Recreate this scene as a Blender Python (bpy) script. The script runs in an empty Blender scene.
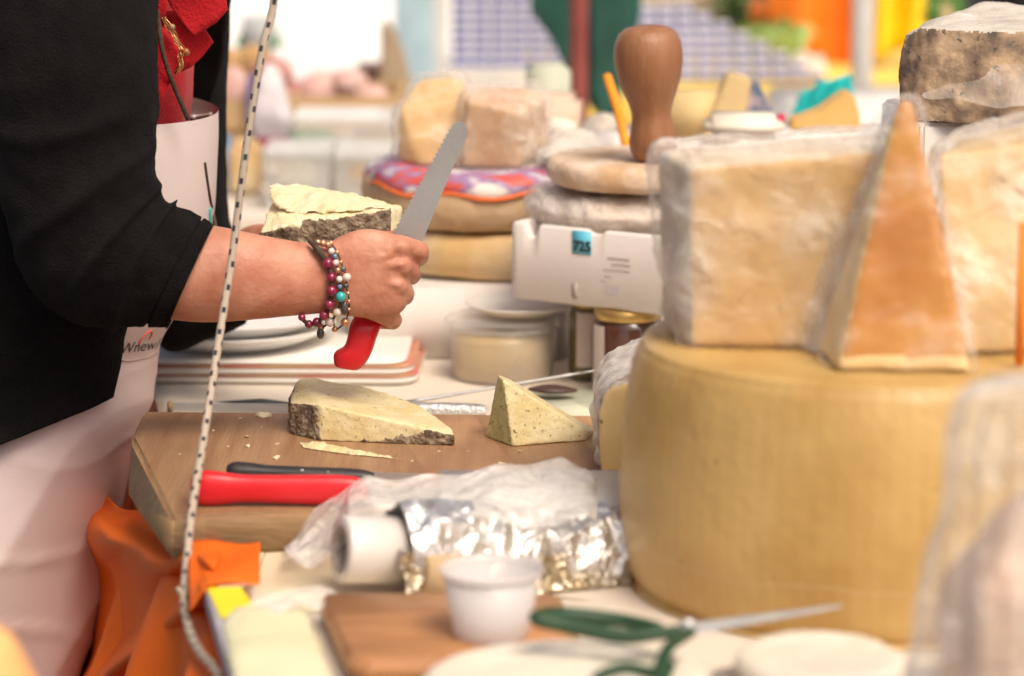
import bpy, bmesh, math, random
from mathutils import Vector, Matrix, noise
from mathutils.bvhtree import BVHTree
random.seed(7)
S = bpy.context.scene
C = S.collection
R = math.radians
# ------------------------------------------------------------------ camera
CAMZ, PITCH, LENS = 1.56, R(11), 100.0
F = LENS/36*1024
cam_d = bpy.data.cameras.new('camera'); cam = bpy.data.objects.new('camera', cam_d); C.objects.link(cam)
cam.location = (0, 0, CAMZ); cam.rotation_euler = (R(90)-PITCH, 0, 0)
cam_d.lens = LENS; cam_d.sensor_width = 36; cam_d.clip_end = 2000; cam_d.clip_start = .05
cam_d.dof.use_dof = True; cam_d.dof.focus_distance = 2.98; cam_d.dof.aperture_fstop = 3.0
S.camera = cam
# ------------------------------------------------------------------ sky and sun
SUN_EL, SUN_AZ, SUN_ANG, SUN_S, SKY_S, EXPO = 54, 150, 26, 1.5, .11, .47   # azimuth measured from +Y towards +X
W = bpy.data.worlds.new('World'); S.world = W; W.use_nodes = True
nt = W.node_tree; nt.nodes.clear()
sky = nt.nodes.new('ShaderNodeTexSky'); sky.sky_type = 'NISHITA'; sky.sun_disc = False
sky.sun_elevation = R(SUN_EL); sky.sun_rotation = R(SUN_AZ); sky.dust_density = 6; sky.air_density = .6; sky.ozone_density = .3
bg = nt.nodes.new('ShaderNodeBackground'); bg.inputs[1].default_value = SKY_S
wo = nt.nodes.new('ShaderNodeOutputWorld'); nt.links.new(sky.outputs[0], bg.inputs[0]); nt.links.new(bg.outputs[0], wo.inputs[0])
sl = bpy.data.lights.new('sun', 'SUN'); sl.energy = SUN_S; sl.angle = R(SUN_ANG); sl.color = (1, .93, .83)
so = bpy.data.objects.new('sun', sl); C.objects.link(so)
sd = Vector((math.sin(R(SUN_AZ))*math.cos(R(SUN_EL)), math.cos(R(SUN_AZ))*math.cos(R(SUN_EL)), math.sin(R(SUN_EL))))
so.rotation_euler = sd.to_track_quat('Z', 'Y').to_euler(); so.location = (0, 0, 6)
S.view_settings.view_transform = 'Standard'; S.view_settings.look = 'None'; S.view_settings.exposure = EXPO; S.view_settings.gamma = 1
try:
    S.view_settings.use_curve_mapping = False
    S.view_settings.use_white_balance = True; S.view_settings.white_balance_temperature = 7000; S.view_settings.white_balance_tint = 9
except Exception: pass
# ------------------------------------------------------------------ placing helpers
cp, sp = math.cos(PITCH), math.sin(PITCH)
def ray(px, py):
    x, y = (px-512)/F, (338-py)/F
    return Vector((x, cp+y*sp, -sp+y*cp))
def P(px, py, Y):
    d = ray(px, py); return Vector((0, 0, CAMZ)) + d*(Y/d.y)
def G(px, py, z):
    d = ray(px, py); return Vector((0, 0, CAMZ)) + d*((z-CAMZ)/d.z)
def mpp(Y): return Y/cp/F*1.0      # metres per pixel, about
TZ = .85; BZ = .89                 # table top, board top
# ------------------------------------------------------------------ materials
def mat(name, c1, c2=None, scale=20, rough=.6, bump=0, bscale=None, metal=0, sss=0, spec=.5, sheen=0, stretch=(1,1,1), detail=5,
        specks=None, trans=0, coat=0, c3=None, ramp=(.35, .65), sssr=(1,.5,.3), sscale=.01, rvar=0, stripes=None, alpha=1):
    m = bpy.data.materials.new(name); m.use_nodes = True; t = m.node_tree; N, L = t.nodes, t.links
    b = N['Principled BSDF']; b.inputs['Roughness'].default_value = rough; b.inputs['Metallic'].default_value = metal
    b.inputs['Specular IOR Level'].default_value = spec; b.inputs['Base Color'].default_value = (*c1, 1)
    b.inputs['Alpha'].default_value = alpha
    if sss: b.inputs['Subsurface Weight'].default_value = sss; b.inputs['Subsurface Radius'].default_value = sssr; b.inputs['Subsurface Scale'].default_value = sscale
    if sheen: b.inputs['Sheen Weight'].default_value = sheen; b.inputs['Sheen Roughness'].default_value = .5
    if trans: b.inputs['Transmission Weight'].default_value = trans
    if coat: b.inputs['Coat Weight'].default_value = coat; b.inputs['Coat Roughness'].default_value = .15
    tc = N.new('ShaderNodeTexCoord'); mp = N.new('ShaderNodeMapping'); mp.inputs['Scale'].default_value = stretch
    L.new(tc.outputs['Object'], mp.inputs[0]); vec = mp.outputs[0]; col = None
    if c2:
        n = N.new('ShaderNodeTexNoise'); n.inputs['Scale'].default_value = scale; n.inputs['Detail'].default_value = detail; L.new(vec, n.inputs['Vector'])
        r = N.new('ShaderNodeValToRGB'); r.color_ramp.elements[0].position = ramp[0]; r.color_ramp.elements[1].position = ramp[1]
        r.color_ramp.elements[0].color = (*c1, 1); r.color_ramp.elements[1].color = (*c2, 1)
        if c3: e = r.color_ramp.elements.new((ramp[0]+ramp[1])/2); e.color = (*c3, 1)
        L.new(n.outputs[0], r.inputs[0]); col = r.outputs[0]
    def mix(fac, a, bcol):
        x = N.new('ShaderNodeMix'); x.data_type = 'RGBA'; L.new(fac, x.inputs[0])
        if a is None: x.inputs[6].default_value = (*c1, 1)
        else: L.new(a, x.inputs[6])
        x.inputs[7].default_value = (*bcol, 1); return x.outputs[2]
    for sp_ in (specks or []):
        sc, size, keep, scol = sp_
        v = N.new('ShaderNodeTexVoronoi'); v.inputs['Scale'].default_value = sc
        nn = N.new('ShaderNodeTexNoise'); nn.inputs['Scale'].default_value = sc*1.5; L.new(tc.outputs['Object'], nn.inputs['Vector'])
        mv = N.new('ShaderNodeMix'); mv.data_type = 'VECTOR'; mv.inputs[0].default_value = .012; L.new(tc.outputs['Object'], mv.inputs[4]); L.new(nn.outputs[1], mv.inputs[5])
        L.new(mv.outputs[1], v.inputs['Vector'])
        a = N.new('ShaderNodeMath'); a.operation = 'LESS_THAN'; a.inputs[1].default_value = size; L.new(v.outputs['Distance'], a.inputs[0])
        sx = N.new('ShaderNodeSeparateColor'); L.new(v.outputs['Color'], sx.inputs[0])
        k = N.new('ShaderNodeMath'); k.operation = 'LESS_THAN'; k.inputs[1].default_value = keep; L.new(sx.outputs[0], k.inputs[0])
        mm = N.new('ShaderNodeMath'); mm.operation = 'MULTIPLY'; L.new(a.outputs[0], mm.inputs[0]); L.new(k.outputs[0], mm.inputs[1])
        m8 = N.new('ShaderNodeMath'); m8.operation = 'MULTIPLY'; m8.inputs[1].default_value = .8; L.new(mm.outputs[0], m8.inputs[0])
        col = mix(m8.outputs[0], col, scol)
    if stripes:     # (axis, frequency, width, colour, wobble)
        ax, fr, wd, scol, wob = stripes
        sep = N.new('ShaderNodeSeparateXYZ'); L.new(tc.outputs['Object'], sep.inputs[0])
        n2 = N.new('ShaderNodeTexNoise'); n2.inputs['Scale'].default_value = 8; L.new(tc.outputs['Object'], n2.inputs['Vector'])
        m1 = N.new('ShaderNodeMath'); m1.operation = 'MULTIPLY_ADD'; m1.inputs[1].default_value = wob; L.new(n2.outputs[0], m1.inputs[0]); L.new(sep.outputs[ax], m1.inputs[2])
        m2 = N.new('ShaderNodeMath'); m2.operation = 'MULTIPLY'; m2.inputs[1].default_value = fr; L.new(m1.outputs[0], m2.inputs[0])
        m3 = N.new('ShaderNodeMath'); m3.operation = 'FRACT'; L.new(m2.outputs[0], m3.inputs[0])
        m4 = N.new('ShaderNodeMath'); m4.operation = 'LESS_THAN'; m4.inputs[1].default_value = wd; L.new(m3.outputs[0], m4.inputs[0])
        col = mix(m4.outputs[0], col, scol)
    if col is not None: L.new(col, b.inputs['Base Color'])
    if bump:
        n = N.new('ShaderNodeTexNoise'); n.inputs['Scale'].default_value = bscale or scale*3; n.inputs['Detail'].default_value = 6; L.new(vec, n.inputs['Vector'])
        bp = N.new('ShaderNodeBump'); bp.inputs['Strength'].default_value = bump; bp.inputs['Distance'].default_value = .004
        L.new(n.outputs[0], bp.inputs['Height']); L.new(bp.outputs[0], b.inputs['Normal'])
        if rvar:
            mr = N.new('ShaderNodeMapRange'); mr.inputs[3].default_value = rough-rvar; mr.inputs[4].default_value = rough+rvar
            L.new(n.outputs[0], mr.inputs[0]); L.new(mr.outputs[0], b.inputs['Roughness'])
    return m
def film_mat(name, lo=.1, hi=.75, tint=(.95,.91,.86), rough=.18, bscale=30, bump=.6, milk=0):
    m = bpy.data.materials.new(name); m.use_nodes = True; t = m.node_tree; N, L = t.nodes, t.links
    b = N['Principled BSDF']; b.inputs['Base Color'].default_value = (*tint, 1); b.inputs['Roughness'].default_value = rough; b.inputs['Specular IOR Level'].default_value = .6
    tc = N.new('ShaderNodeTexCoord'); n = N.new('ShaderNodeTexNoise'); n.inputs['Scale'].default_value = bscale; n.inputs['Detail'].default_value = 4; n.inputs['Distortion'].default_value = 1.5
    L.new(tc.outputs['Object'], n.inputs['Vector'])
    bp = N.new('ShaderNodeBump'); bp.inputs['Strength'].default_value = bump; bp.inputs['Distance'].default_value = .01; L.new(n.outputs[0], bp.inputs['Height']); L.new(bp.outputs[0], b.inputs['Normal'])
    lw = N.new('ShaderNodeLayerWeight'); lw.inputs[0].default_value = .45; L.new(bp.outputs[0], lw.inputs['Normal'])
    mr = N.new('ShaderNodeMapRange'); mr.inputs[1].default_value = 0; mr.inputs[2].default_value = .9; mr.inputs[3].default_value = lo; mr.inputs[4].default_value = hi
    L.new(lw.outputs['Facing'], mr.inputs[0])
    n2 = N.new('ShaderNodeTexNoise'); n2.inputs['Scale'].default_value = bscale*.5; n2.inputs['Detail'].default_value = 3; L.new(tc.outputs['Object'], n2.inputs['Vector'])
    r2 = N.new('ShaderNodeMapRange'); r2.inputs[1].default_value = .5; r2.inputs[2].default_value = .75; r2.inputs[3].default_value = 0; r2.inputs[4].default_value = .3+milk; L.new(n2.outputs[0], r2.inputs[0])
    ad = N.new('ShaderNodeMath'); ad.operation = 'ADD'; ad.use_clamp = True; L.new(mr.outputs[0], ad.inputs[0]); L.new(r2.outputs[0], ad.inputs[1])
    tr = N.new('ShaderNodeBsdfTransparent'); mx = N.new('ShaderNodeMixShader')
    L.new(ad.outputs[0], mx.inputs[0]); L.new(tr.outputs[0], mx.inputs[1]); L.new(b.outputs[0], mx.inputs[2]); L.new(mx.outputs[0], N['Material Output'].inputs[0])
    return m
def wood_mat(name, c1, c2, rough=.55, ax='x', sc=6, dirt=None, planks=None):
    st = {'x': (1, 14, 14), 'y': (14, 1, 14), 'z': (14, 14, 1)}[ax]
    m = mat(name, c1, c2, scale=sc, rough=rough, bump=.35, bscale=sc*4, stretch=st, detail=8, ramp=(.3, .7), rvar=.1)
    if planks:   # narrow staves glued side by side: each its own shade
        N, L = m.node_tree.nodes, m.node_tree.links; b = N['Principled BSDF']; src = b.inputs['Base Color'].links[0].from_socket
        tc = N.new('ShaderNodeTexCoord'); mp = N.new('ShaderNodeMapping'); mp.inputs['Rotation'].default_value = (0, 0, planks[1]); L.new(tc.outputs['Object'], mp.inputs[0])
        sx = N.new('ShaderNodeSeparateXYZ'); L.new(mp.outputs[0], sx.inputs[0])
        a = N.new('ShaderNodeMath'); a.operation = 'MULTIPLY'; a.inputs[1].default_value = planks[0]; L.new(sx.outputs[0], a.inputs[0])
        f = N.new('ShaderNodeMath'); f.operation = 'FLOOR'; L.new(a.outputs[0], f.inputs[0])
        w = N.new('ShaderNodeTexWhiteNoise'); w.noise_dimensions = '1D'; L.new(f.outputs[0], w.inputs['W'])
        mr = N.new('ShaderNodeMapRange'); mr.inputs[3].default_value = .75; mr.inputs[4].default_value = 1.2; L.new(w.outputs[0], mr.inputs[0])
        mm = N.new('ShaderNodeVectorMath'); mm.operation = 'SCALE'; L.new(src, mm.inputs[0]); L.new(mr.outputs[0], mm.inputs['Scale']); out = mm.outputs[0]
        if dirt:
            n = N.new('ShaderNodeTexNoise'); n.inputs['Scale'].default_value = 9; n.inputs['Detail'].default_value = 6; L.new(tc.outputs['Object'], n.inputs['Vector'])
            r = N.new('ShaderNodeMapRange'); r.inputs[1].default_value = .48; r.inputs[2].default_value = .7; r.inputs[4].default_value = .55; L.new(n.outputs[0], r.inputs[0])
            x = N.new('ShaderNodeMix'); x.data_type = 'RGBA'; L.new(r.outputs[0], x.inputs[0]); L.new(out, x.inputs[6]); x.inputs[7].default_value = (*dirt, 1); out = x.outputs[2]
        L.new(out, b.inputs['Base Color'])
    return m
M = {}
M['skin'] = mat('skin', (.46,.165,.10), (.61,.29,.19), scale=26, rough=.48, bump=.20, bscale=220, sss=.12, sscale=.006, detail=6, spec=.45)
M['black_knit'] = mat('black_knit', (.006,.0055,.006), (.010,.009,.009), scale=30, rough=.95, bump=.8, bscale=420, sheen=.02, spec=.08)
M['red_cloth'] = mat('red_cloth', (.42,.008,.014), (.50,.012,.02), scale=15, rough=.8, bump=.5, bscale=260, sheen=.1, spec=.2)
M['apron'] = mat('apron_cotton', (.68,.55,.535), (.74,.63,.615), scale=5, rough=.9, bump=.12, bscale=500, spec=.2)  # pinkish bounce light worked into the cotton's base colour
M['gold'] = mat('gold', (.75,.48,.2), rough=.3, metal=1)
M['cord'] = mat('brown_cord', (.05,.03,.02), (.09,.06,.045), scale=200, rough=.8, bump=.5, bscale=400)
M['red_plastic'] = mat('red_plastic', (.62,.012,.02), (.70,.02,.03), scale=9, rough=.33, bump=.06, bscale=120, spec=.5)
M['black_plastic'] = mat('black_plastic', (.02,.018,.02), (.035,.03,.032), scale=30, rough=.5, bump=.15, bscale=200)
M['steel'] = mat('steel', (.50,.50,.50), (.62,.62,.62), scale=30, rough=.42, metal=.75, bump=.08, bscale=300, stretch=(1,1,6), rvar=.1)
M['steel_hammered'] = mat('hammered_steel', (.62,.61,.62), (.72,.72,.72), scale=60, rough=.35, metal=.8, bump=.8, bscale=260)
M['white_plastic'] = mat('white_plastic', (.72,.70,.68), (.78,.76,.74), scale=8, rough=.35, bump=.05)
M['foam'] = mat('white_foam', (.72,.66,.62), (.78,.72,.68), scale=10, rough=.7, bump=.08, bscale=300)
M['cream_cloth'] = mat('cream_cloth', (.68,.59,.49), (.74,.66,.56), scale=6, rough=.85, bump=.25, bscale=250)
M['paper'] = mat('white_paper', (.74,.71,.67), (.80,.77,.73), scale=6, rough=.7, bump=.1)
M['red_line'] = mat('red_paper_edge', (.62,.18,.14), (.60,.38,.2), scale=25, rough=.7)
M['board'] = wood_mat('dark_board_wood', (.35,.175,.085), (.48,.285,.15), rough=.55, ax='y', sc=5, dirt=(.22,.12,.07), planks=(11, R(-11)))
M['board_edge'] = wood_mat('board_edge_wood', (.43,.26,.12), (.58,.38,.20), rough=.6, ax='x', sc=5, planks=(13, R(-11)))
M['board2'] = wood_mat('small_board_wood', (.50,.21,.085), (.64,.33,.15), rough=.4, ax='x', sc=6, planks=(14, R(79)))
M['knob_wood'] = wood_mat('turned_wood', (.27,.115,.052), (.36,.165,.08), rough=.42, ax='z', sc=5)
M['crate_wood'] = wood_mat('crate_wood', (.46,.30,.15), (.58,.40,.22), rough=.8, ax='x', sc=5)
M['paste_herb'] = mat('herb_cheese_paste', (.68,.555,.27), (.76,.66,.41), scale=35, rough=.45, bump=.3, bscale=120, sss=.1, sscale=.004, specks=[(230,.26,.34,(.20,.15,.05)), (95,.15,.36,(.17,.13,.05))])
M['paste_herb_shaded'] = mat('herb_paste_shaded', (.42,.38,.17), (.60,.52,.25), scale=40, rough=.6, bump=.5, bscale=140, specks=[(190,.3,.5,(.13,.12,.05)), (90,.2,.3,(.2,.16,.06))], stretch=(1,1,.25))  # same herb paste, more flecked, with side shade put into its darker olive
M['paste_cream'] = mat('cream_cheese_paste', (.78,.68,.40), (.86,.78,.54), scale=30, rough=.5, bump=.5, bscale=110, sss=.1, sscale=.004, specks=[(160,.13,.18,(.25,.19,.08))])
M['rind_grey'] = mat('grey_brown_rind', (.11,.072,.045), (.40,.32,.23), scale=85, rough=.9, bump=1, bscale=160, c3=(.24,.175,.115), detail=8, ramp=(.38,.66))
M['rind_tan'] = mat('tan_rind', (.52,.33,.17), (.66,.47,.29), scale=16, rough=.75, bump=.6, bscale=70, specks=[(26,.13,.3,(.14,.10,.07))], detail=7)
M['rind_yellow'] = mat('yellow_rind', (.62,.40,.17), (.72,.56,.36), scale=12, rough=.75, bump=.6, bscale=70, specks=[(22,.12,.4,(.12,.09,.06))], detail=7)
M['rind_cracked'] = mat('cracked_rind', (.60,.38,.21), (.76,.62,.50), scale=20, rough=.75, bump=.7, bscale=60, specks=[(30,.1,.3,(.3,.2,.12))], detail=7)
M['rind_dusty'] = mat('dusty_rind', (.66,.53,.43), (.80,.73,.67), scale=16, rough=.8, bump=.7, bscale=60, specks=[(34,.14,.35,(.16,.12,.10))], detail=7)
M['paste_orange_fleck'] = mat('smooth_yellow_paste', (.74,.52,.22), (.78,.57,.27), scale=20, rough=.45, bump=.15, sss=.1, sscale=.004, specks=[(75,.12,.14,(.66,.12,.03)), (60,.11,.1,(.14,.09,.05))])
M['rind_thin'] = mat('thin_white_rind', (.30,.21,.12), (.74,.68,.58), scale=70, rough=.8, bump=.8, bscale=150)
M['tan_paste'] = mat('tan_hard_paste', (.66,.40,.15), (.72,.50,.25), scale=14, rough=.5, bump=.2, bscale=60, sss=.08, sscale=.005)
M['amber_paste'] = mat('amber_paste', (.49,.19,.04), (.60,.29,.065), scale=12, rough=.4, bump=.2, sss=.1, sscale=.006)
M['pale_paste'] = mat('pale_paste', (.78,.70,.56), (.84,.77,.66), scale=12, rough=.55, bump=.2)
M['rind_mould'] = mat('mouldy_rind', (.13,.10,.08), (.52,.37,.24), scale=32, rough=.9, bump=1, bscale=60, c3=(.32,.22,.145), specks=[(120,.3,.16,(.09,.085,.09))], detail=8, ramp=(.36,.62))
M['mould_top'] = mat('grey_white_mould', (.46,.41,.35), (.68,.62,.56), scale=18, rough=.9, bump=.8, bscale=80, detail=8, specks=[(30,.14,.3,(.2,.15,.12))])
M['film'] = film_mat('cling_film', lo=.0, hi=.3)
M['film_soft'] = film_mat('loose_film', lo=.14, hi=.6, milk=.1, bscale=22)
M['film_milky'] = film_mat('milky_film', tint=(.97,.90,.82), lo=.05, hi=.45, milk=.08, bscale=28, bump=1.4, rough=.09)
M['film_drape'] = film_mat('draped_film', lo=.24, hi=.75, rough=.14, bscale=38, bump=1.0, milk=.15)
M['clear_tub'] = film_mat('clear_tub_plastic', lo=.25, hi=.6, tint=(.80,.81,.80), bump=.1, bscale=8)
M['clear_tub2'] = film_mat('clear_lid_plastic', lo=.03, hi=.4, tint=(.72,.68,.64), bump=.1, bscale=8)
M['orange_cloth'] = mat('orange_cloth', (.80,.135,.010), (.86,.165,.014), scale=5, rough=.6, bump=.2, bscale=200, sss=.0, spec=.3)
M['cardboard'] = mat('cardboard', (.50,.33,.18), (.60,.42,.25), scale=12, rough=.8)
M['asphalt'] = mat('asphalt', (.07,.068,.065), (.13,.125,.12), scale=60, rough=.9, bump=.5)
M['tarp'] = mat('white_tarp', (.86,.86,.86), (.90,.90,.90), scale=2, rough=.7)
def plain(name, c, rough=.7, **k):
    if name not in M: M[name] = mat(name, c, tuple(min(1, x*1.18+.01) for x in c), scale=k.pop('scale', 12), rough=rough, bump=k.pop('bump', .15), **k)
    return M[name]
# ------------------------------------------------------------------ mesh helpers
LOC = {}
def finish(name, bm, m, loc, parent=None, smooth=True):
    me = bpy.data.meshes.new(name)
    bmesh.ops.translate(bm, verts=bm.verts, vec=-loc)
    bm.to_mesh(me); bm.free()
    for f in me.polygons: f.use_smooth = smooth
    for x in (m if isinstance(m, (list, tuple)) else [m]): me.materials.append(x)
    o = bpy.data.objects.new(name, me); C.objects.link(o)
    if parent: o.parent = parent
    else: o.location = loc
    LOC[o] = loc
    return o
def tag(o, label, cat, group=None):
    o['label'] = label; o['category'] = cat
    if group: o['group'] = group
    return o
def thing(name, label, cat, loc, group=None):
    o = bpy.data.objects.new(name, None); C.objects.link(o); o.location = loc; o.empty_display_size = .05
    LOC[o] = Vector(loc); return tag(o, label, cat, group)
def part(name, bm, m, parent, smooth=True): return finish(name, bm, m, LOC[parent], parent, smooth)
def base_of(bm):
    xs = [v.co.x for v in bm.verts]; ys = [v.co.y for v in bm.verts]; zs = [v.co.z for v in bm.verts]
    return Vector(((min(xs)+max(xs))/2, (min(ys)+max(ys))/2, min(zs)))
def solo(name, bm, m, label, cat, group=None, smooth=True):
    return tag(finish(name, bm, m, base_of(bm), None, smooth), label, cat, group)
def struct(name, bm, m, smooth=False):
    o = finish(name, bm, m, base_of(bm), None, smooth); o['kind'] = 'structure'; return o
def nz(v, s, seed=0): return noise.noise(Vector((v.x*s+seed*7.3, v.y*s+seed*3.1, v.z*s-seed*5.7)))
def fr(v, s, seed=0, o=4): return noise.fractal(Vector((v.x*s+seed*7.3, v.y*s+seed*3.1, v.z*s-seed*5.7)), .8, 2.1, o)
def displace(bm, fn):
    bm.normal_update(); d = [(v, v.normal.copy()*fn(v.co, v.normal)) for v in bm.verts]
    for v, o in d: v.co += o
    return bm
def tri(bm): bmesh.ops.triangulate(bm, faces=bm.faces[:]); return bm
def remesh(bm, vox, smooth=2, f=.5):
    me = bpy.data.meshes.new('t'); bmesh.ops.recalc_face_normals(bm, faces=bm.faces[:]); bm.to_mesh(me); bm.free()
    o = bpy.data.objects.new('t', me); C.objects.link(o)
    r = o.modifiers.new('r', 'REMESH'); r.mode = 'VOXEL'; r.voxel_size = vox
    if smooth: s = o.modifiers.new('s', 'SMOOTH'); s.iterations = smooth; s.factor = f
    dg = bpy.context.evaluated_depsgraph_get(); dg.update()
    m2 = bpy.data.meshes.new_from_object(o.evaluated_get(dg))
    b2 = bmesh.new(); b2.from_mesh(m2)
    bpy.data.objects.remove(o); bpy.data.meshes.remove(me); bpy.data.meshes.remove(m2)
    b2.normal_update(); return b2
def hull(pts):
    bm = bmesh.new(); vs = [bm.verts.new(p) for p in pts]
    r = bmesh.ops.convex_hull(bm, input=vs)
    bmesh.ops.delete(bm, geom=[v for v in bm.verts if not v.link_faces], context='VERTS')
    bmesh.ops.dissolve_limit(bm, angle_limit=R(3), verts=bm.verts[:], edges=bm.edges[:])
    bmesh.ops.recalc_face_normals(bm, faces=bm.faces[:]); return bm
def chunk(pts, vox=.003, smooth=3, amp=.001, sc=60, amp2=0, sc2=20, seed=0):
    bm = remesh(hull(pts), vox, smooth)
    return displace(bm, lambda c, n: amp*fr(c, sc, seed)+amp2*nz(c, sc2, seed))
def split(bm, cl, specs, parent, smooth=True, fine=False, rough_i=None):
    if fine: bmesh.ops.subdivide_edges(bm, edges=bm.edges[:], cuts=1, use_grid_fill=True, smooth=.3); tri(bm)
    bm.normal_update(); bm.faces.ensure_lookup_table()
    for f in bm.faces: f.material_index = cl(f.calc_center_median(), f.normal)
    if rough_i is not None:
        dd = [(v, v.normal.copy()*(.0016*abs(fr(v.co, 150, 3))+.0010*nz(v.co, 330, 1))) for v in bm.verts if v.link_faces and all(f.material_index == rough_i for f in v.link_faces)]
        for v, d in dd: v.co += d
    out = []
    for i, (nm, m) in enumerate(specs):
        b = bm.copy(); b.normal_update()
        bmesh.ops.delete(b, geom=[f for f in b.faces if f.material_index != i], context='FACES')
        for f in b.faces: f.material_index = 0
        if b.faces: out.append(part(nm, b, m, parent, smooth))
        else: b.free()
    bm.free(); return out
def join(*bms):
    me = bpy.data.meshes.new('t'); out = bmesh.new()
    for b in bms:
        b.to_mesh(me); out.from_mesh(me); b.free()
    bpy.data.meshes.remove(me); return out
def box(c, s, rz=0, bev=0, rx=0, ry=0, seg=2):
    bm = bmesh.new(); bmesh.ops.create_cube(bm, size=1)
    bmesh.ops.scale(bm, vec=Vector(s), verts=bm.verts)
    if bev: bmesh.ops.bevel(bm, geom=bm.edges[:], offset=bev, segments=seg, affect='EDGES')
    bmesh.ops.transform(bm, matrix=Matrix.Translation(c) @ Matrix.Rotation(rz, 4, 'Z') @ Matrix.Rotation(ry, 4, 'Y') @ Matrix.Rotation(rx, 4, 'X'), verts=bm.verts)
    return bm
def cat_rom(a, b, c, d, t):
    return .5*((2*b)+(-a+c)*t+(2*a-5*b+4*c-d)*t*t+(-a+3*b-3*c+d)*t*t*t)
def interp(seq, n):
    out = []
    for i in range(len(seq)-1):
        a, b, c, d = seq[max(i-1,0)], seq[i], seq[i+1], seq[min(i+2, len(seq)-1)]
        for k in range(n): out.append(tuple(cat_rom(a[j], b[j], c[j], d[j], k/n) for j in range(len(b))))
    out.append(tuple(seq[-1])); return out
def loft(rings, ns=48, sub=6, rng=None, disp=None, caps=True, sq=2.0, uv=False):
    """rings: (x1,y1,x2,y2,Y,depth[,phi0,phi1]) two pixel edge points at depth Y, half-thickness in metres"""
    rr = interp(rings, sub); bm = bmesh.new(); grid = []
    for i, r in enumerate(rr):
        a, b = P(r[0], r[1], r[4]), P(r[2], r[3], r[4]); c = (a+b)/2; A = (a-b)/2
        B = Vector((0, -r[5], 0)); row = []
        p0, p1 = (r[6], r[7]) if rng else (0, 360)
        cnt = ns+1 if rng else ns
        for k in range(cnt):
            t = R(p0+(p1-p0)*k/ns); co, si = math.cos(t), math.sin(t)
            co2 = math.copysign(abs(co)**(2/sq), co); si2 = math.copysign(abs(si)**(2/sq), si)
            d = A*co2+B*si2; p = c+d
            if disp: p = p + d.normalized()*disp(i/(len(rr)-1), math.degrees(t), p)
            row.append(bm.verts.new(p))
        grid.append(row)
    for i in range(len(grid)-1):
        n = len(grid[i])
        for k in range(n-1 if rng else n):
            bm.faces.new((grid[i][k], grid[i][(k+1) % n], grid[i+1][(k+1) % n], grid[i+1][k]))
    if caps and not rng: bm.faces.new(grid[0][::-1]); bm.faces.new(grid[-1])
    bmesh.ops.recalc_face_normals(bm, faces=bm.faces[:]); return bm
def tube(pts, rad, ns=10, sub=6, uv=False, taper=None):
    pts = [tuple(p) for p in pts]; pp = [Vector(q) for q in (interp(pts, sub) if sub > 1 else pts)]
    bm = bmesh.new(); rows = []; up = Vector((.13, .2, .97)); L = 0; Ls = []
    for i, p in enumerate(pp):
        t = (pp[min(i+1, len(pp)-1)]-pp[max(i-1, 0)]).normalized()
        s = t.cross(up); s = (t.cross(Vector((1,0,0))) if s.length < .05 else s).normalized(); u = s.cross(t).normalized(); up = u
        r = rad(i/(len(pp)-1)) if callable(rad) else rad
        if i: L += (p-pp[i-1]).length
        Ls.append(L)
        rows.append([bm.verts.new(p+(s*math.cos(2*math.pi*k/ns)+u*math.sin(2*math.pi*k/ns))*r) for k in range(ns)])
    lay = bm.loops.layers.uv.new('UVMap') if uv else None
    for i in range(len(rows)-1):
        for k in range(ns):
            f = bm.faces.new((rows[i][k], rows[i][(k+1) % ns], rows[i+1][(k+1) % ns], rows[i+1][k]))
            if uv:
                for lp, (a, b) in zip(f.loops, ((k/ns, Ls[i]), ((k+1)/ns, Ls[i]), ((k+1)/ns, Ls[i+1]), (k/ns, Ls[i+1]))): lp[lay].uv = (a, b)
    bm.faces.new(rows[0][::-1]); bm.faces.new(rows[-1]); bmesh.ops.recalc_face_normals(bm, faces=bm.faces[:]); return bm
def lathe(prof, c, ns=64, tilt=None, close=True):
    """prof: (r,z) from bottom to top"""
    bm = bmesh.new(); rows = []
    for r, z in prof: rows.append([bm.verts.new((r*math.cos(2*math.pi*k/ns), r*math.sin(2*math.pi*k/ns), z)) for k in range(ns)])
    for i in range(len(rows)-1):
        for k in range(ns): bm.faces.new((rows[i][k], rows[i][(k+1) % ns], rows[i+1][(k+1) % ns], rows[i+1][k]))
    if close: bm.faces.new(rows[0][::-1]); bm.faces.new(rows[-1])
    Mx = Matrix.Translation(c)
    if tilt: Mx = Mx @ Matrix.Rotation(tilt[1], 4, 'Y') @ Matrix.Rotation(tilt[0], 4, 'X')
    bmesh.ops.transform(bm, matrix=Mx, verts=bm.verts); bmesh.ops.recalc_face_normals(bm, faces=bm.faces[:]); return bm
def sphere(c, r, seg=12, s=(1,1,1)):
    bm = bmesh.new(); bmesh.ops.create_uvsphere(bm, u_segments=seg, v_segments=max(6, seg*2//3), radius=1)
    bmesh.ops.transform(bm, matrix=Matrix.Translation(c) @ Matrix.Diagonal((r*s[0], r*s[1], r*s[2], 1)), verts=bm.verts); return bm
def capsule(a, b, r1, r2, ns=16):
    a, b = Vector(a), Vector(b); ax = (b-a); L = ax.length; q = ax.to_track_quat('Z', 'Y').to_matrix().to_4x4()
    prof = [(r1*math.cos(R(t)), r1*math.sin(R(t))) for t in (-88, -60, -30, 0)] + [(r2*math.cos(R(t)), L+r2*math.sin(R(t))) for t in (0, 30, 60, 88)]
    bm = lathe(prof, Vector((0,0,0)), ns); bmesh.ops.transform(bm, matrix=Matrix.Translation(a) @ q, verts=bm.verts); return bm
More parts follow.
